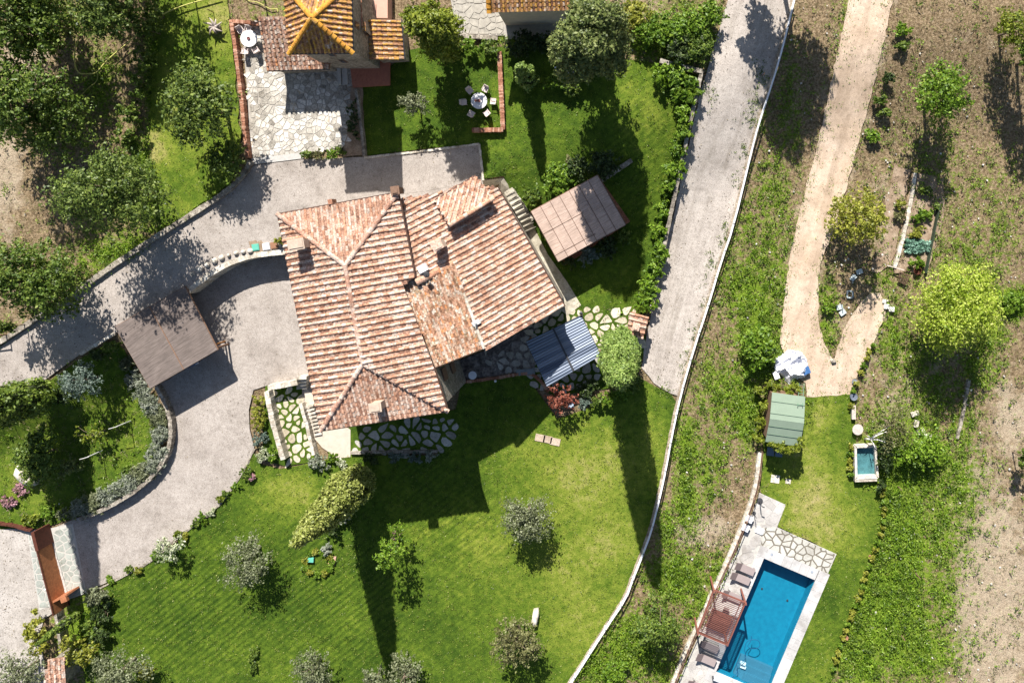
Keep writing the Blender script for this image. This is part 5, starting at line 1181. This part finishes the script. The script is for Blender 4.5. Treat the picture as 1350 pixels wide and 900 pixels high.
# veg garden stuff
pl = thing('pallet_compost_bin', 'brown slatted pallet leaning on the compost corner below the vegetable beds', 'pallet', P(1192,367,0)); mb = MB(); a0 = [P(1187,358,.8), P(1200,363,.8), P(1194,376,.25), P(1183,370,.25)]
for k in range(7): t_ = k/6; mb.beam(a0[0].lerp(a0[1], t_), a0[3].lerp(a0[2], t_), .09, .03)
for t_ in (.05,.5,.95): mb.beam(a0[0].lerp(a0[3], t_)-Vector((0,0,.06)), a0[1].lerp(a0[2], t_)-Vector((0,0,.06)), .09, .07)
mb.build('slats', brownwood, pl)
mb = MB(); c = P(1210,357,.35); mb.lathe(c-Vector((0,0,.3)), [(.3,0),(.38,.3),(.33,.33),(.3,.1)], 14); tag(mb.build('compost_tub', rustdark), 'rusty tub beside the brown pallet', 'tub')
mb = MB(); mb.beam(P(1170,350,.5), P(1192,356,.6), .08, .08); mb.beam(P(1170,350,.0), P(1170,350,.6), .08, .08); tag(mb.build('timber_rail', deadwood), 'grey timber rail below the vegetable bed wall', 'rail')
mb = MB(); 
for k in range(5): a_ = P(1238-3.6*k,270+18*k,.35); b_ = P(1238-3.6*(k+1),270+18*(k+1),.35); mb.beam(a_, b_, .05, .7)
tag(mb.build('mesh_edging', simple('green_mesh', (.04,.06,.035), .8)), 'dark green edging along the east side of the vegetable beds', 'edging')
for x, y, s_, lab in ((1166,397,.16,'smallest white block of the three below the vegetable garden'),(1169,404,.22,'middle white block of the three below the vegetable garden'),(1176,407.5,.22,'white block nearest the yellow tree, of the three below the vegetable garden')):
    c = P(x, y, s_*1.2); mb = MB(); mb.box(c-Vector((0,0,s_*.6)), (s_,s_,s_*.65), R(-5)); mb.box(c+Vector((0,0,s_*.05)), (s_*.9,s_*.9,.01), R(-5)); tag(mb.build('white_block', whitewood), lab, 'block')
gls = simple('pale_glass', (.45,.5,.5), .3, .1, 2, bmp=0)
for x, y, a, lab in ((1133,358,20,'pale glass pane lying in the shade, northernmost by the dirt road'),(1125,366,50,'pale grey stone tile beside the northernmost glass pane'),(1107,405,10,'upper of two overlapping glass panes on the weedy island'),(1111,412,35,'lower of two overlapping glass panes on the weedy island')):
    c = P(x, y, .12); mb = MB(); mb.box(c, (.3,.22,.02), R(a)); tag(mb.build('glass_sheet', gls), lab, 'pane')
c = P(1120.5,388,.12); mb = MB()
for dx, dy, hx, hy in ((0,.3,.25,.06),(0,-.3,.25,.06),(.25,0,.06,.3),(-.25,0,.06,.3)): mb.box(c+Vector((dx,dy,0)), (hx,hy,.04))
tag(mb.build('square_frame', gls), 'pale square frame lying in the tree shade', 'frame')
mb = MB(); c = P(1340,20,1)

# ---------------------------------------------------------------- trees
tree('leafy_tree', 'light green tree filling the top left corner', 24,18,66,9.5,'green', dens=1.0, flat=1.1, leaf=.19)
tree('leafy_tree', 'olive green feathery tree at the left edge above the dark round-crowned one', 36,142,66,8.5,'green', dens=1.0, flat=1.1, leaf=.17, ry=64)
tree('oak_tree', 'broad dense oak above the driveway wall, the widest crown on the left', 152,252,72,9.2,'oak', ry=54, dens=.9, flat=1.1, leaf=.16)
tree('oak_tree', 'dark round crowned tree at the left edge beside the driveway', 44,368,66,7.4,'green', ry=56, dens=1.0, flat=1.1, leaf=.16)
tree('leafy_tree', 'loose crowned tree west of the stone terrace', 270,142,44,6.4,'oak', ry=64, dens=.8, flat=1.1, leaf=.18, amp=.45)
tree('leafy_tree', 'lower lobe of greenery between terrace wall and driveway bend', 300,212,22,3.2,'green', ry=30, dens=.9)
tree('leafy_tree', 'dark green tree at the top edge between the corner tree and the dry lawn', 140,18,42,6.5,'oak', ry=36)
for i, (x, y, r_, h) in enumerate(((198,40,14,3.2),(190,78,15,3.4),(182,112,16,3.2),(172,150,15,3.0),(160,182,14,2.6),(205,18,12,2.8))):
    shrub('%s dark bush from the top edge in the row at upper left' % ('second','third','fourth','fifth','lowest','first')[i], x, y, r_, h, 'green', leaf=.14, ry=r_*1.3, name='hedge_bush', group='dark bushes in a row')
# shade trees just beyond the top edge
tree('shade_tree', 'tree beyond the top edge that shades the bush row', 140,-75,70,9,'green', dens=.7); tree('shade_tree', 'tall tree beyond the top edge above the dry lawn', 196,-85,18,7,'green', dens=.8)
tree('shade_tree', 'tree beyond the top edge west of the tower', 308,-60,20,5.6,'green', dens=.8); tree('shade_tree', 'tree beyond the top edge shading the gravel road', 1000,-55,30,6,'green', dens=1.2)
tree('shade_tree', 'broad tree beyond the top edge shading the weedy bank', 1055,-88,58,10.8,'green', dens=1.1, leaf=.2, shell=.3)
tree('conifer_tree', 'bright green conifer east of the tower house', 574,36,33,9.5,'lime', ry=40, leaf=.15, flat=1.8, amp=.4, dens=1.5)
tree('laurel_tree', 'big dense round laurel in the upper garden in front of the outbuilding', 778,57,52,14.5,'laurel', ry=50, dens=1.6, leaf=.16, amp=.2, flat=2.3)
cypress('small bright green topped cypress standing alone in the upper garden', 697,107,6.8,1.0,'cypgreen', 3500, .13)
tree('olive_tree', 'small grey green olive on the tower lawn', 546,137,18,3.2,'olive', dens=.9, leaf=.12)
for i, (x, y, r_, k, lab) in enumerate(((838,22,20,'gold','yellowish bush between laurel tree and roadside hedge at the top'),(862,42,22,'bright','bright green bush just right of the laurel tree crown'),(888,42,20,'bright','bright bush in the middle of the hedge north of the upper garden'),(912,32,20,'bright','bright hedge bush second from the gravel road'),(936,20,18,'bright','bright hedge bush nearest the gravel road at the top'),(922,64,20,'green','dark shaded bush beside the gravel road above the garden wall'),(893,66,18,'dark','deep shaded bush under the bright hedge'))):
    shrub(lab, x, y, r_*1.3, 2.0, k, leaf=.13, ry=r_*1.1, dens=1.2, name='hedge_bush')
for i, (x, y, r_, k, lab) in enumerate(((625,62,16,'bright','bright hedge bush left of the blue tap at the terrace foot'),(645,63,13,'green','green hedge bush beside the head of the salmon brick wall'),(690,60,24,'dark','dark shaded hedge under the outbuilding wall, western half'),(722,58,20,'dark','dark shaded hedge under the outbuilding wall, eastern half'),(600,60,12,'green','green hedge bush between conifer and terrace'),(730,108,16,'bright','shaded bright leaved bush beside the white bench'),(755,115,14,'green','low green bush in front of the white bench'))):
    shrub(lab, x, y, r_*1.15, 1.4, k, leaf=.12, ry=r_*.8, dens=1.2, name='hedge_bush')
WB = [(873,100,16),(898,108,20),(912,122,14),(903,150,13),(900,172,13),(893,198,12),(888,224,14),(884,246,12),(875,278,12),(870,305,11),(868,332,14),(862,352,13),(857,376,16),(852,396,16)]
ORD = 'first second third fourth fifth sixth seventh eighth ninth tenth eleventh twelfth thirteenth fourteenth'.split()
for i, (x, y, r_) in enumerate(WB): shrub('%s leafy bush from the north along the roadside wall of the upper garden' % ORD[i], x, y, r_*1.1, 1.6, 'bright' if i%3 else 'weed', leaf=.19, dens=1.0, ry=r_*1.3, name='wall_bush', group='bushes along the roadside wall', elong=.35)
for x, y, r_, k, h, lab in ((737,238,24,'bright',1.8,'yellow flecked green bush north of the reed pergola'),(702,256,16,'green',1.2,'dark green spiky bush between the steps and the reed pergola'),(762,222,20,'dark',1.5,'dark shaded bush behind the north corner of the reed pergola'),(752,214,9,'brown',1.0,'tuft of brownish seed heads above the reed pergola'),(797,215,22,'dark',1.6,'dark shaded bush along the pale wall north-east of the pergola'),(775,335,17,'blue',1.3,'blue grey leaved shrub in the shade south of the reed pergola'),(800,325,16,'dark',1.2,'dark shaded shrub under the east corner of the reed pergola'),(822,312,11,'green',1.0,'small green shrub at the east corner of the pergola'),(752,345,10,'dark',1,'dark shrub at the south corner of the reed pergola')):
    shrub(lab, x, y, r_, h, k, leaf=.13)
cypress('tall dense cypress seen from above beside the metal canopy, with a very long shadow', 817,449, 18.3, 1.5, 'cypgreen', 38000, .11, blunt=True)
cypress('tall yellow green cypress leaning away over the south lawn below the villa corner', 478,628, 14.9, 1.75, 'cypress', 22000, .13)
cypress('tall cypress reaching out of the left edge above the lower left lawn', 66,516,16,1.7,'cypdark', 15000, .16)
cypress('slim young cypress lying across the entrance wall at lower left', 108,806,5.6,.42,'cypdark', 2500, .10)
for i, (x, y, r_, k) in enumerate(((836,503,14,'green'),(822,516,13,'bright'),(805,524,12,'bright'),(788,528,11,'green'),(772,530,10,'blue'))): shrub('%s of five bushes in the curved hedge from the cypress foot to the red tree' % ('first','second','third','fourth','last')[i], x, y, r_, 1.3, k, leaf=.11, name='hedge_bush', group='curved hedge bushes')
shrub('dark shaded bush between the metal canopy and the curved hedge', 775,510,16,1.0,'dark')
tree('red_leaved_tree', 'small red leaved tree at the south corner of the metal canopy', 741,524,23,2.8,'red', ry=22, dens=.6, leaf=.13, amp=.5)
tree('olive_tree', 'silvery olive tree in the middle of the south lawn', 694,679,36,4.0,'olive', ry=34, dens=1.0, leaf=.11, amp=.3)
tree('young_tree', 'thin green and pinkish young tree beside the long cypress shadow', 517,722,20,5.2,'bright', ry=28, dens=.6, leaf=.13, amp=.5, flat=1.3)
tree('olive_tree', 'pale olive tree on the lower left part of the south lawn', 328,733,33,3.6,'olive', ry=33, dens=.9, leaf=.11, amp=.45)
tree('olive_tree', 'olive tree cut by the bottom edge, left of the cypress shadow', 412,884,26,3.2,'olive', dens=.9, leaf=.11)
tree('olive_tree', 'olive tree cut by the bottom edge at the tip of the cypress shadow', 532,892,24,3.2,'olive', dens=.9, leaf=.11)
tree('olive_tree', 'small olive tree cut by the bottom edge just left of the cypress shadow tip', 494,896,18,2.8,'olive', dens=.8, leaf=.11)
tree('brown_olive_tree', 'brownish olive tree beside the slim white rock', 679,843,33,4.2,'brown', ry=33, dens=.9, leaf=.12, amp=.45)
tree('wild_tree', 'green wild tree in the weedy strip south of the long fence', 868,828,32,4.6,'green', ry=38, dens=.9, leaf=.14, amp=.4)
shrub('bright green round bush at the bottom edge beside the long fence', 811,884,20,1.6,'bright', leaf=.12)
tree('pale_shrub_tree', 'pale cream flowering small tree at the edge of the gravel drive', 222,722,19,2.4,'pale', ry=20, dens=.7, leaf=.11)
for x, y, r_, k, h, lab, ry in ((50,832,17,'gold',1.8,'tall yellow green hedge beside the gravel lane at lower left',34),(106,856,24,'gold',2.2,'yellow green bush right of the tiled gate roof',24),(128,783,17,'olive',1.8,'grey green bush at the lawn corner by the gate',15),(135,806,16,'dark',1.6,'dark shaded bush between the gate and the south lawn',16),(122,826,16,'green',1.6,'green shaded bush beside the slim cypress',14),(132,838,14,'dark',1.4,'dark shaded bush above the big bottom olive',16),(195,884,14,'gold',1.2,'yellow green flowering bush right of the bottom left olive',14)):
    shrub(lab, x, y, r_, h, k, ry=ry, leaf=.12)
tree('olive_tree', 'wide grey olive at the bottom edge near the lower left corner', 160,884,38,3.4,'olive', ry=26, dens=.9, leaf=.11)
tree('olive_tree', 'grey olive bush in the lower left corner beside the tiled gate roof', 32,884,32,3.0,'olive', ry=24, dens=.9, leaf=.11)
tree('garden_tree', 'dense dark green spiky tree beside the long boulder on the left lawn', 52,600,28,3.0,'green', ry=33, dens=1.2, leaf=.15)
tree('olive_tree', 'shaded grey green olive below the carport corner', 110,503,30,3.4,'blue', ry=22, dens=.8, leaf=.11)
tree('espalier_tree', 'small pale green young tree tied to a stake on the left garden lawn', 124,573,20,2.6,'lime', ry=18, dens=.45, leaf=.12, amp=.7)
tree('young_tree', 'small round young tree with a white stake west of the lavender border', 89,616,14,2.2,'laurel', dens=.9, leaf=.12)
for x, y, tx, ty, lab in ((154,590,154,562,'thin stake with pale arm beside the pale green young tree'),(117,628,116,602,'thin stake with pale arm beside the round young tree')):
    c = P(tx, ty, 2.0); g = Z(c.x, c.y); mb = MB(); mb.beam((c.x, c.y, g), c, .07, .07); mb.beam(c, c+Vector((-.75,-.22,0)), .04, .04); tag(mb.build('tree_stake', whitewood), lab, 'stake')
c = P(4,440,2.2,1.9)
# sign-like clipped bush whose shadow falls on the drive
tree('standard_tree', 'small round standard tree on a thin stem at the left edge behind the driveway wall', 6,432,9,3.2,'green', dens=1.2, leaf=.11, amp=.1)
for i, (x, y, r_) in enumerate(((170,478,9),(178,497,11),(190,516,12),(199,534,12),(210,552,12),(214,572,12),(211,592,12),(202,609,12),(189,622,12),(174,634,12),(158,645,12),(141,655,12),(124,664,12),(106,671,12))):
    shrub('%s grey green lavender clump from the carport along the curved wall' % ORD[i], x, y, r_*1.3, 1.0 if i > 1 else .7, 'lav' if i%4 else 'olive', name='lavender_clump', group='lavender clumps along the curved wall', leaf=.15, elong=.2, dens=2.0)
for x, y, r_, k, h, lab, ry in ((12,660,13,'pink',.5,'pink flowering patch at the left edge, outer half',10),(28,645,12,'pink',.5,'pink flowering patch beside the long boulder, inner half',10),(42,684,16,'lime',.8,'yellow green bush at the entrance gate end of the left lawn',10),(64,674,12,'bright',.8,'bright green bush left of the lavender by the gate',9),(88,676,14,'olive',1.0,'grey bush at the end of the lavender border by the gate',9),
      (150,456,16,'green',1.0,'green hedge bush under the west corner of the carport',8),(130,466,14,'dark',1.0,'dark shaded hedge bush beside the driveway kerb',9),(80,520,16,'dark',1.2,'dark bush at the foot of the tall left cypress',16),(170,618,8,'green',.8,'small shaded bush inside the curve of the lavender border',10)):
    shrub(lab, x, y, r_, h, k, ry=ry, leaf=.11)
for x, y, r_, k, h, lab, ry in ((341,545,12,'gold',.9,'tall yellow green bush beside the gravel courtyard west of the sunken path',26),(343,577,13,'blue',.7,'grey blue bush below the yellow green one by the courtyard',10),(347,598,12,'pale',.8,'white flowering bush beside the sunken path wall',11),(361,598,7,'bright',.7,'bright green bush between white flowers and sunken path wall',14),(326,622,10,'green',.7,'green bush at the lawn corner by the gravel drive',10),(333,629,6,'pink',.5,'small pinkish plant in the south lawn corner',6),
   (421,608,16,'lav',.9,'big grey lavender bush south of the narrow path wall',12),(439,602,9,'bright',.7,'bright green bush between the two grey bushes below the villa corner',9),(450,612,9,'pale',.7,'pale flowering bush at the villa terrace corner',9),(490,604,14,'dark',.6,'dark shaded shrub in the bed south of the villa, west end',8),(520,603,12,'blue',.6,'bluish shaded shrub in the bed south of the villa, middle',9),(548,603,14,'blue',.6,'grey shaded shrub in the bed south of the villa, east part',9),(568,600,9,'lav',.6,'pale tuft at the east end of the bed south of the villa',9),
   (452,683,12,'lav',.9,'greyish pink plant tucked under the leaning cypress',8),(456,665,10,'brown',.8,'brownish plant under the leaning cypress',10),(430,725,9,'lav',.6,'purple grey lavender in the flower island of the south lawn',9),(436,694,14,'dark',1.8,'dark bush in the shadow beside the leaning cypress',16),(522,706,6,'pink',.8,'pale pink tuft beside the thin young tree',5),
   (404,204+0,9,'green',.9,'green bush at the west end of the terrace flower bed',8),(420,204,12,'brown',.8,'brown and yellow plants in the terrace edge flower bed',7),(438,203,10,'bright',.9,'bright green bush in the terrace edge flower bed',8),(466,160,9,'dark',.9,'dark ivy strip between terrace and tower lawn',36),(449,200,8,'green',.8,'green bush at the end of the terrace flower bed',8),
   (369,317,8,'gold',.8,'small potted bush at the north-west corner of the villa',6),(333,868,7,'green',.5,'low hedge strip on the bottom part of the south lawn',22),(279,675,6,'pale',.4,'pale grass tuft on the lawn edge, upper one',6),(183,752,5,'gold',.5,'tiny yellowish tuft on the lawn edge by the gate, lower one',5),(245,706,6,'gold',.4,'yellow green tuft on the lawn edge between the pale ones',6),(290,655,7,'lime',.4,'green tuft on the lawn edge near the upper bend',6)):
    shrub(lab, x, y, r_, h, k, ry=ry, leaf=.1)
for i, (x, y, k) in enumerate(((146,764,'bright'),(170,750,'green'),(205,731,'bright'),(233,704,'lime'),(258,690,'green'),(268,682,'bright'),(298,652,'green'),(312,640,'bright'))):
    shrub('%s low leafy tuft from the gate along the gravel edge of the south lawn' % ORD[i], x, y, 6+i%3, .35, k, name='edge_plant', cat='plant', group='leafy tufts along the lawn edge', leaf=.09)
for i in range(11):
    a = i*2*math.pi/11+.5; x = 420+18*math.cos(a); y = 742+15*math.sin(a)
    shrub('small yellow green cushion plant in the ring of the lawn flower island', x, y, 5, .35, 'gold' if i%2 else 'bright', name='cushion_plant', group='cushion plants in the ring', leaf=.09)
# east side
tree('field_tree', 'bright green round field tree standing alone in the brown field', 1240,126,36,6.2,'bright', ry=42, dens=.9, leaf=.15, amp=.45, flat=1.1)
tree('field_tree', 'yellowish green tree between the dirt road and the vegetable garden', 1134,286,41,6.0,'gold', ry=40, dens=.75, leaf=.15, amp=.55, flat=1.0)
tree('feathery_yellow_tree', 'large vivid yellow green feathery tree below the vegetable garden', 1261,404,46,7.6,'yellow', ry=58, dens=1.3, leaf=.13, amp=.75, flat=1.1, clump=.30)
tree('field_tree', 'tree cut by the right edge near the top', 1342,35,26,5,'lime', ry=34, dens=.8, leaf=.16)
tree('field_tree', 'small dark tree cut by the right edge beside the sandy field', 1352,606,13,3,'green', dens=.8)
tree('shade_tree', 'tree beyond the right edge near the top', 1380,70,32,6.5,'green', dens=1.1)
tree('brown_acacia', 'thin brown leaved tree beside the small pond', 1176,560,34,3.0,'brown', ry=34, dens=.35, leaf=.11, amp=.6)
tree('fern_bush', 'bright green fern like bush east of the small pond', 1215,592,36,2.2,'weed', ry=26, dens=.8, leaf=.16, amp=.5, flat=.5)
shrub('dark green bush behind the small pond rim', 1166,598,16,1.8,'dark', ry=26); shrub('dark bush in the shade south of the small pond', 1160,640,8,1.2,'dark')
for i, (x, y, r_) in enumerate(((1001,515,9),(1004,535,9),(1002,556,10),(1000,576,9),(1012,508,8),(1024,512,8),(1040,516,7),(1048,512,8))):
    shrub('%s ivy clump around the shed, counted from its west wall over the north side' % ORD[i], x, y, r_, 1.5, 'lime', name='ivy_clump', group='ivy clumps around the shed', leaf=.13)
for i, (x, y, r_) in enumerate(((1018,586,6),(1030,589,6),(1041,592,6),(1051,590,7),(1054,577,5))):
    c = A(x, y, 2.5); root = thing('ivy_clump', '%s ivy tuft from the west along the south eave of the shed' % ORD[i], 'ivy', (c.x, c.y, 2.3), 'ivy on the shed eave'); p, n, cl = crown_pts((c.x, c.y, 2.45), r_*S, r_*S, .35, 22, 14, .2); leafmesh('foliage', p, n, .12*(.6+.8*rng.random(len(p))), LEAF['lime'], root); mb = MB(); mb.tube([(c.x, c.y-.2, 0), (c.x, c.y-.15, 1.2), c], [.04,.03,.02], 5); mb.build('stem', bark, root)
tree('fig_bush', 'bright large leaved bush beside the dirt road above the tarpaulin', 1000,458,24,2.0,'bright', ry=30, dens=.9, leaf=.19, amp=.5)
shrub('bright bush at the weedy bank below the large leaved one', 985,490,9,1.0,'bright', leaf=.15)
for x, y, r_, k, lab in ((1218,252,10,'green','leafy vegetable patch at the north end of the vegetable beds'),(1217,284,15,'bright','bright bean patch in the middle of the vegetable beds'),(1236,272,7,'green','dark leafy plant at the east side of the vegetable beds'),(1211,307,13,'gold','yellow green herb patch above the cabbages'),(1208,346,11,'bright','bright lettuce row below the cabbages'),(1186,270,8,'gold','yellowish bush west of the vegetable bed wall'),(1184,285,10,'brown','brownish bush beside the vegetable bed wall'),(1330,400,22,'bright','bright green weeds patch at the right edge'),(1095,405,12,'weed','weed clump on the island between the two dirt tracks'),(1168,150,11,'green','spiky dark weed bush beside the dirt road at the top'),(1151,178,14,'weed','grey green bush on the bank between road and field'),(1160,132,11,'green','weed bush on the bank right of the dirt road'),(1172,102,12,'dark','dark weed bush beside the dirt road bend'),(1188,38,14,'weed','weed bush at the top of the field bank'),(1188,62,11,'green','second weed bush at the top of the field bank')):
    shrub(lab, x, y, r_, .7, k, leaf=.13, ry=r_*.75)
for i in range(16):
    x = 1197+ (i%6)*5.2+random.uniform(-1,1); y = 318+(i//6)*6+random.uniform(-1,1)+.6*(i%6)
    shrub('blue green cabbage in the cabbage bed of the vegetable garden', x, y, 3.6, .35, 'cabbage', cat='cabbage', name='cabbage', group='cabbages', leaf=.14, elong=.7)
# plant row along the pool lawn
BR = [(1151,455),(1147,463),(1143,472),(1139,481),(1135,492),(1129,506),(1124,515),(1122,535)]+[(1121.5,590+i*9) for i in range(5)]
y = 645; 
pts_r = [(1163,645),(1165,670),(1163,695),(1158,715),(1149,735),(1142,755),(1134,780),(1124,805),(1115,830),(1108,850),(1102,870),(1096,892)]
for i in range(len(pts_r)-1):
    a, b = pts_r[i], pts_r[i+1]; n_ = max(1, round(math.hypot(b[0]-a[0], b[1]-a[1])/9.5))
    for k in range(n_): BR.append((a[0]+(b[0]-a[0])*k/n_, a[1]+(b[1]-a[1])*k/n_))
for i, (x, y) in enumerate(BR): shrub('small yellow green plant in the evenly spaced border row beside the pool lawn', x, y, 3.6 if y > 640 else 4.2, .65, 'gold' if i%3 else 'bright', name='border_plant', cat='plant', group='border plants beside the pool lawn', leaf=.09)
for x, y, lab in ((1147,733,'small terracotta pot in the upper part of the border row'),(1114,838,'small terracotta pot in the lower part of the border row')):
    mb = MB(); c = P(x, y, 0, 0.0); mb.lathe(c, [(.16,0),(.24,.35),(.2,.33),(.05,.3)], 12); tag(mb.build('terracotta_pot', brick), lab, 'pot')
# weed stakes (posts with shadows)
STK = [(985,305),(1020,280),(1013,365),(960,385),(1108,395),(1183,620+20),(1225,650),(1207,755),(1187,835),(282,12+5),(945,440),(1020,230),(1005,100)]
for x, y in STK:
    c = P(x, y, 0); mb = MB(); mb.beam(c-Vector((0,0,.1)), c+Vector((0,0,1.15)), .06, .06); tag(mb.build('wooden_stake', brownwood), 'thin weathered wooden stake standing in the weeds', 'stake', 'stakes in the weeds')

# ---------------------------------------------------------------- ground cover
EXCL = [nwl, [(1120,580),(1160,580),(1160,636),(1120,636)], south, ne, court, road, dirt, POOL, [(1001,649),(1036,665),(1024.5,694.5),(1103,730),(1091,757),(1034,900),(940,940),(878,940),(898,890),(932,812),(971,728),(992,676)], SH, [(-40,480),(105,385),(245,292),(322,232),(335,218),(632,190),(637,244),(520,285),(385,330),(245,386),(0,530)], [(318,-30),(540,-30),(540,110),(460,210),(326,210)], [(590,-20),(790,-20),(790,50),(590,50)], [(-40,690),(120,690),(115,800),(60,940),(-40,940)], [(1003,600),(1125,520),(1130,635),(1162,650),(1160,700),(1100,890),(1030,900),(1103,730),(1030,690)]]
def scatter(n, dens_fn, seed):
    r_ = random.Random(seed); out = []
    while len(out) < n:
        x = r_.uniform(-30, 1380); y = r_.uniform(-25, 925)
        if not (x > 760 or x < 330 or y < 60): continue
        if r_.random() > dens_fn(x, y): continue
        if seed < 3 and r_.random() > .25+1.1*max(0, math.sin(x*.21+3*math.sin(y*.07))*math.sin(y*.17+2*math.sin(x*.05))): continue
        if any(inside(x, y, e) for e in EXCL): continue
        out.append(P(x, y, 0))
    return np.array([tuple(p) for p in out])
def tufts(name, label, pts, per, spread, hgt, size, mat, elong=.3):
    p = np.repeat(pts, per, 0)+rng.normal(size=(len(pts)*per, 3))*np.array([spread, spread, 0]); p[:, 2] += rng.random(len(p))*hgt
    n = unit(rng.normal(size=p.shape)*.7+np.array([0, 0, .7])); o = leafmesh(name, p, n, size*(.5+rng.random(len(p))), mat, None, elong); tag(o, label, name.replace('_', ' '), kind='stuff')
tufts('weeds', 'low green weeds spreading over the banks and field edges', scatter(6000, lambda x, y: blobmask(GREEN, x, y)**1.6*.9+.02, 1), 14, .16, .28, .085, LEAF['weed'], .45)
tufts('coarse_weeds', 'taller darker weeds on the banks', scatter(1500, lambda x, y: blobmask(GREEN, x, y)**1.5*.8+.02, 2), 16, .2, .45, .10, LEAF['green'], .4)
tufts('dry_grass', 'dry straw coloured grass over the brown field', scatter(3500, lambda x, y: max(.1, .8-blobmask(SAND, x, y)-1.1*blobmask(GREEN, x, y)), 3), 7, .16, .14, .10, LEAF['straw'], .12)
tufts('brown_scrub', 'dark dry stubble in the field', scatter(2500, lambda x, y: max(.02, (.7 if x > 940 else .3)-.9*blobmask(GREEN, x, y)), 4), 6, .14, .12, .08, LEAF['brown'], .3)
# verge weeds along fence on the gravel road
vp = []
for cx_, cy_, sx_, sy_, n_ in ((1002,100,6,10,30),(993,140,5,10,24),(990,160,8,5,18),(982,200,5,8,14),(972,235,4,6,10),(955,305,4,16,24),(940,345,4,14,22),(930,400,4,18,20),(918,440,5,16,24),(905,480,5,12,20),(962,325,3,10,12),(935,130,6,10,14),(875,512,10,5,16)):
    for _ in range(n_): vp.append(tuple(P(random.gauss(cx_, sx_), random.gauss(cy_, sy_), .04)))
tufts('verge_weeds', 'scattered weeds growing at the edge of the gravel road', np.array(vp), 9, .12, .12, .07, LEAF['green'], .4)
# pale field stones
mb = MB()
pp = scatter(420, lambda x, y: .9 if (1090 < x < 1180 and 150 < y < 460) else (.35 if x > 900 else .02), 9)
for p in pp:
    s_ = random.uniform(.03, .09); mb.box((p[0], p[1], p[2]+s_*.3), (s_, s_*random.uniform(.6,1), s_*.5), random.random()*3)
tag(mb.build('field_stones', flag), 'small pale stones scattered over the banks and field', 'stones', kind='stuff')
# short tufts and clover in the lawns, leaf litter on the gravel
def scat_poly(poly, n, seed, edge=None):
    r_ = random.Random(seed); xs_ = [p[0] for p in poly]; ys_ = [p[1] for p in poly]; out = []; tries = 0
    while len(out) < n and tries < n*60:
        tries += 1; x = r_.uniform(max(-5, min(xs_)), min(1355, max(xs_))); y = r_.uniform(max(-5, min(ys_)), min(905, max(ys_)))
        if not inside(x, y, poly): continue
        if edge and r_.random() > math.exp(-dist_poly(x, y, poly)/edge)+.06: continue
        out.append(tuple(P(x, y, .05)))
    return out
leftlawn = [(150,448),(165,462),(185,510),(213,545),(212,590),(200,615),(165,650),(100,682),(50,697),(0,700),(0,528),(60,505),(110,470)]
poollawn = [(1064,522),(1126,518),(1128,630),(1155,636),(1163,700),(1128,800),(1100,890),(1034,898),(1091,756),(1103,730),(1024,694),(1036,665),(1010,640)]
tufts('lawn_tufts', 'short uneven grass and clover in the lawns', np.array(scat_poly(nwl, 1100, 20)+scat_poly(south, 6500, 21)+scat_poly(ne, 2200, 22)+scat_poly(leftlawn, 900, 23)+scat_poly(poollawn, 1200, 24)), 5, .13, .05, .06, LEAF['turf'], .4)
tufts('leaf_litter', 'fallen leaves and twigs along the edges of the gravel drives', np.array(scat_poly(court, 500, 25, 9)+scat_poly(road, 700, 26, 10)+scat_poly(dirt, 500, 27, 7)+scat_poly([(0,457),(105,385),(245,292),(322,232),(400,210),(632,190),(637,244),(520,285),(385,330),(245,386),(0,520)], 600, 28, 9)+scat_poly([(0,697),(55,698),(80,800),(50,840),(62,900),(0,900)], 250, 29, 12)), 2, .25, .03, .055, LEAF['litter'], .5)
tufts('road_margin_weeds', 'thin weeds creeping over the edges of the dirt road', np.array(scat_poly(dirt, 500, 31, 4)), 7, .14, .08, .06, LEAF['weed'], .35)
# rows of small seedlings in bare plot
sp = [tuple(P(895+i*8.2+random.uniform(-1.5,1.5)-j*1.5, 678+j*7+i*2.2+random.uniform(-1.5,1.5), .03)) for i in range(11) for j in range(8)]
tufts('seedlings', 'rows of small brownish seedlings in the pale plot beside the pool fence', np.array(sp), 10, .09, .18, .08, LEAF['brown'], .35)

# ---------------------------------------------------------------- camera, light
cam = bpy.data.cameras.new('camera'); co = bpy.data.objects.new('camera', cam); COL.objects.link(co); co.location = (NX, NY, H); co.rotation_euler = (0,0,0)
cam.sensor_width = 36; cam.lens = 36*H/(1350*S); cam.shift_x = (675-818)/1350; cam.shift_y = -(450-291)/1350; cam.clip_end = 2000; sc.camera = co
w = bpy.data.worlds.new('World'); sc.world = w; w.use_nodes = True; t = w.node_tree; bg = t.nodes['Background']; sk = t.nodes.new('ShaderNodeTexSky'); sk.sky_type = 'NISHITA'; sk.sun_disc = False
d = Vector((.182, -1.232, -1.0)).normalized(); el = math.asin(-d.z); sk.sun_elevation = el; sk.sun_rotation = math.atan2(-d.x, -d.y)
t.links.new(sk.outputs[0], bg.inputs[0]); bg.inputs[1].default_value = .056
sl = bpy.data.lights.new('sun', 'SUN'); sl.energy = 5.0; sl.angle = R(.5); sl.color = (1,.96,.9); so = bpy.data.objects.new('sun', sl); COL.objects.link(so); so.rotation_euler = d.to_track_quat('-Z', 'Y').to_euler()
sc.view_settings.view_transform = 'Standard'; sc.view_settings.look = 'None'; sc.view_settings.gamma = 1; sc.view_settings.exposure = 1.02; sc.view_settings.use_curve_mapping = False
sc.render.resolution_x = 1024; sc.render.resolution_y = 682
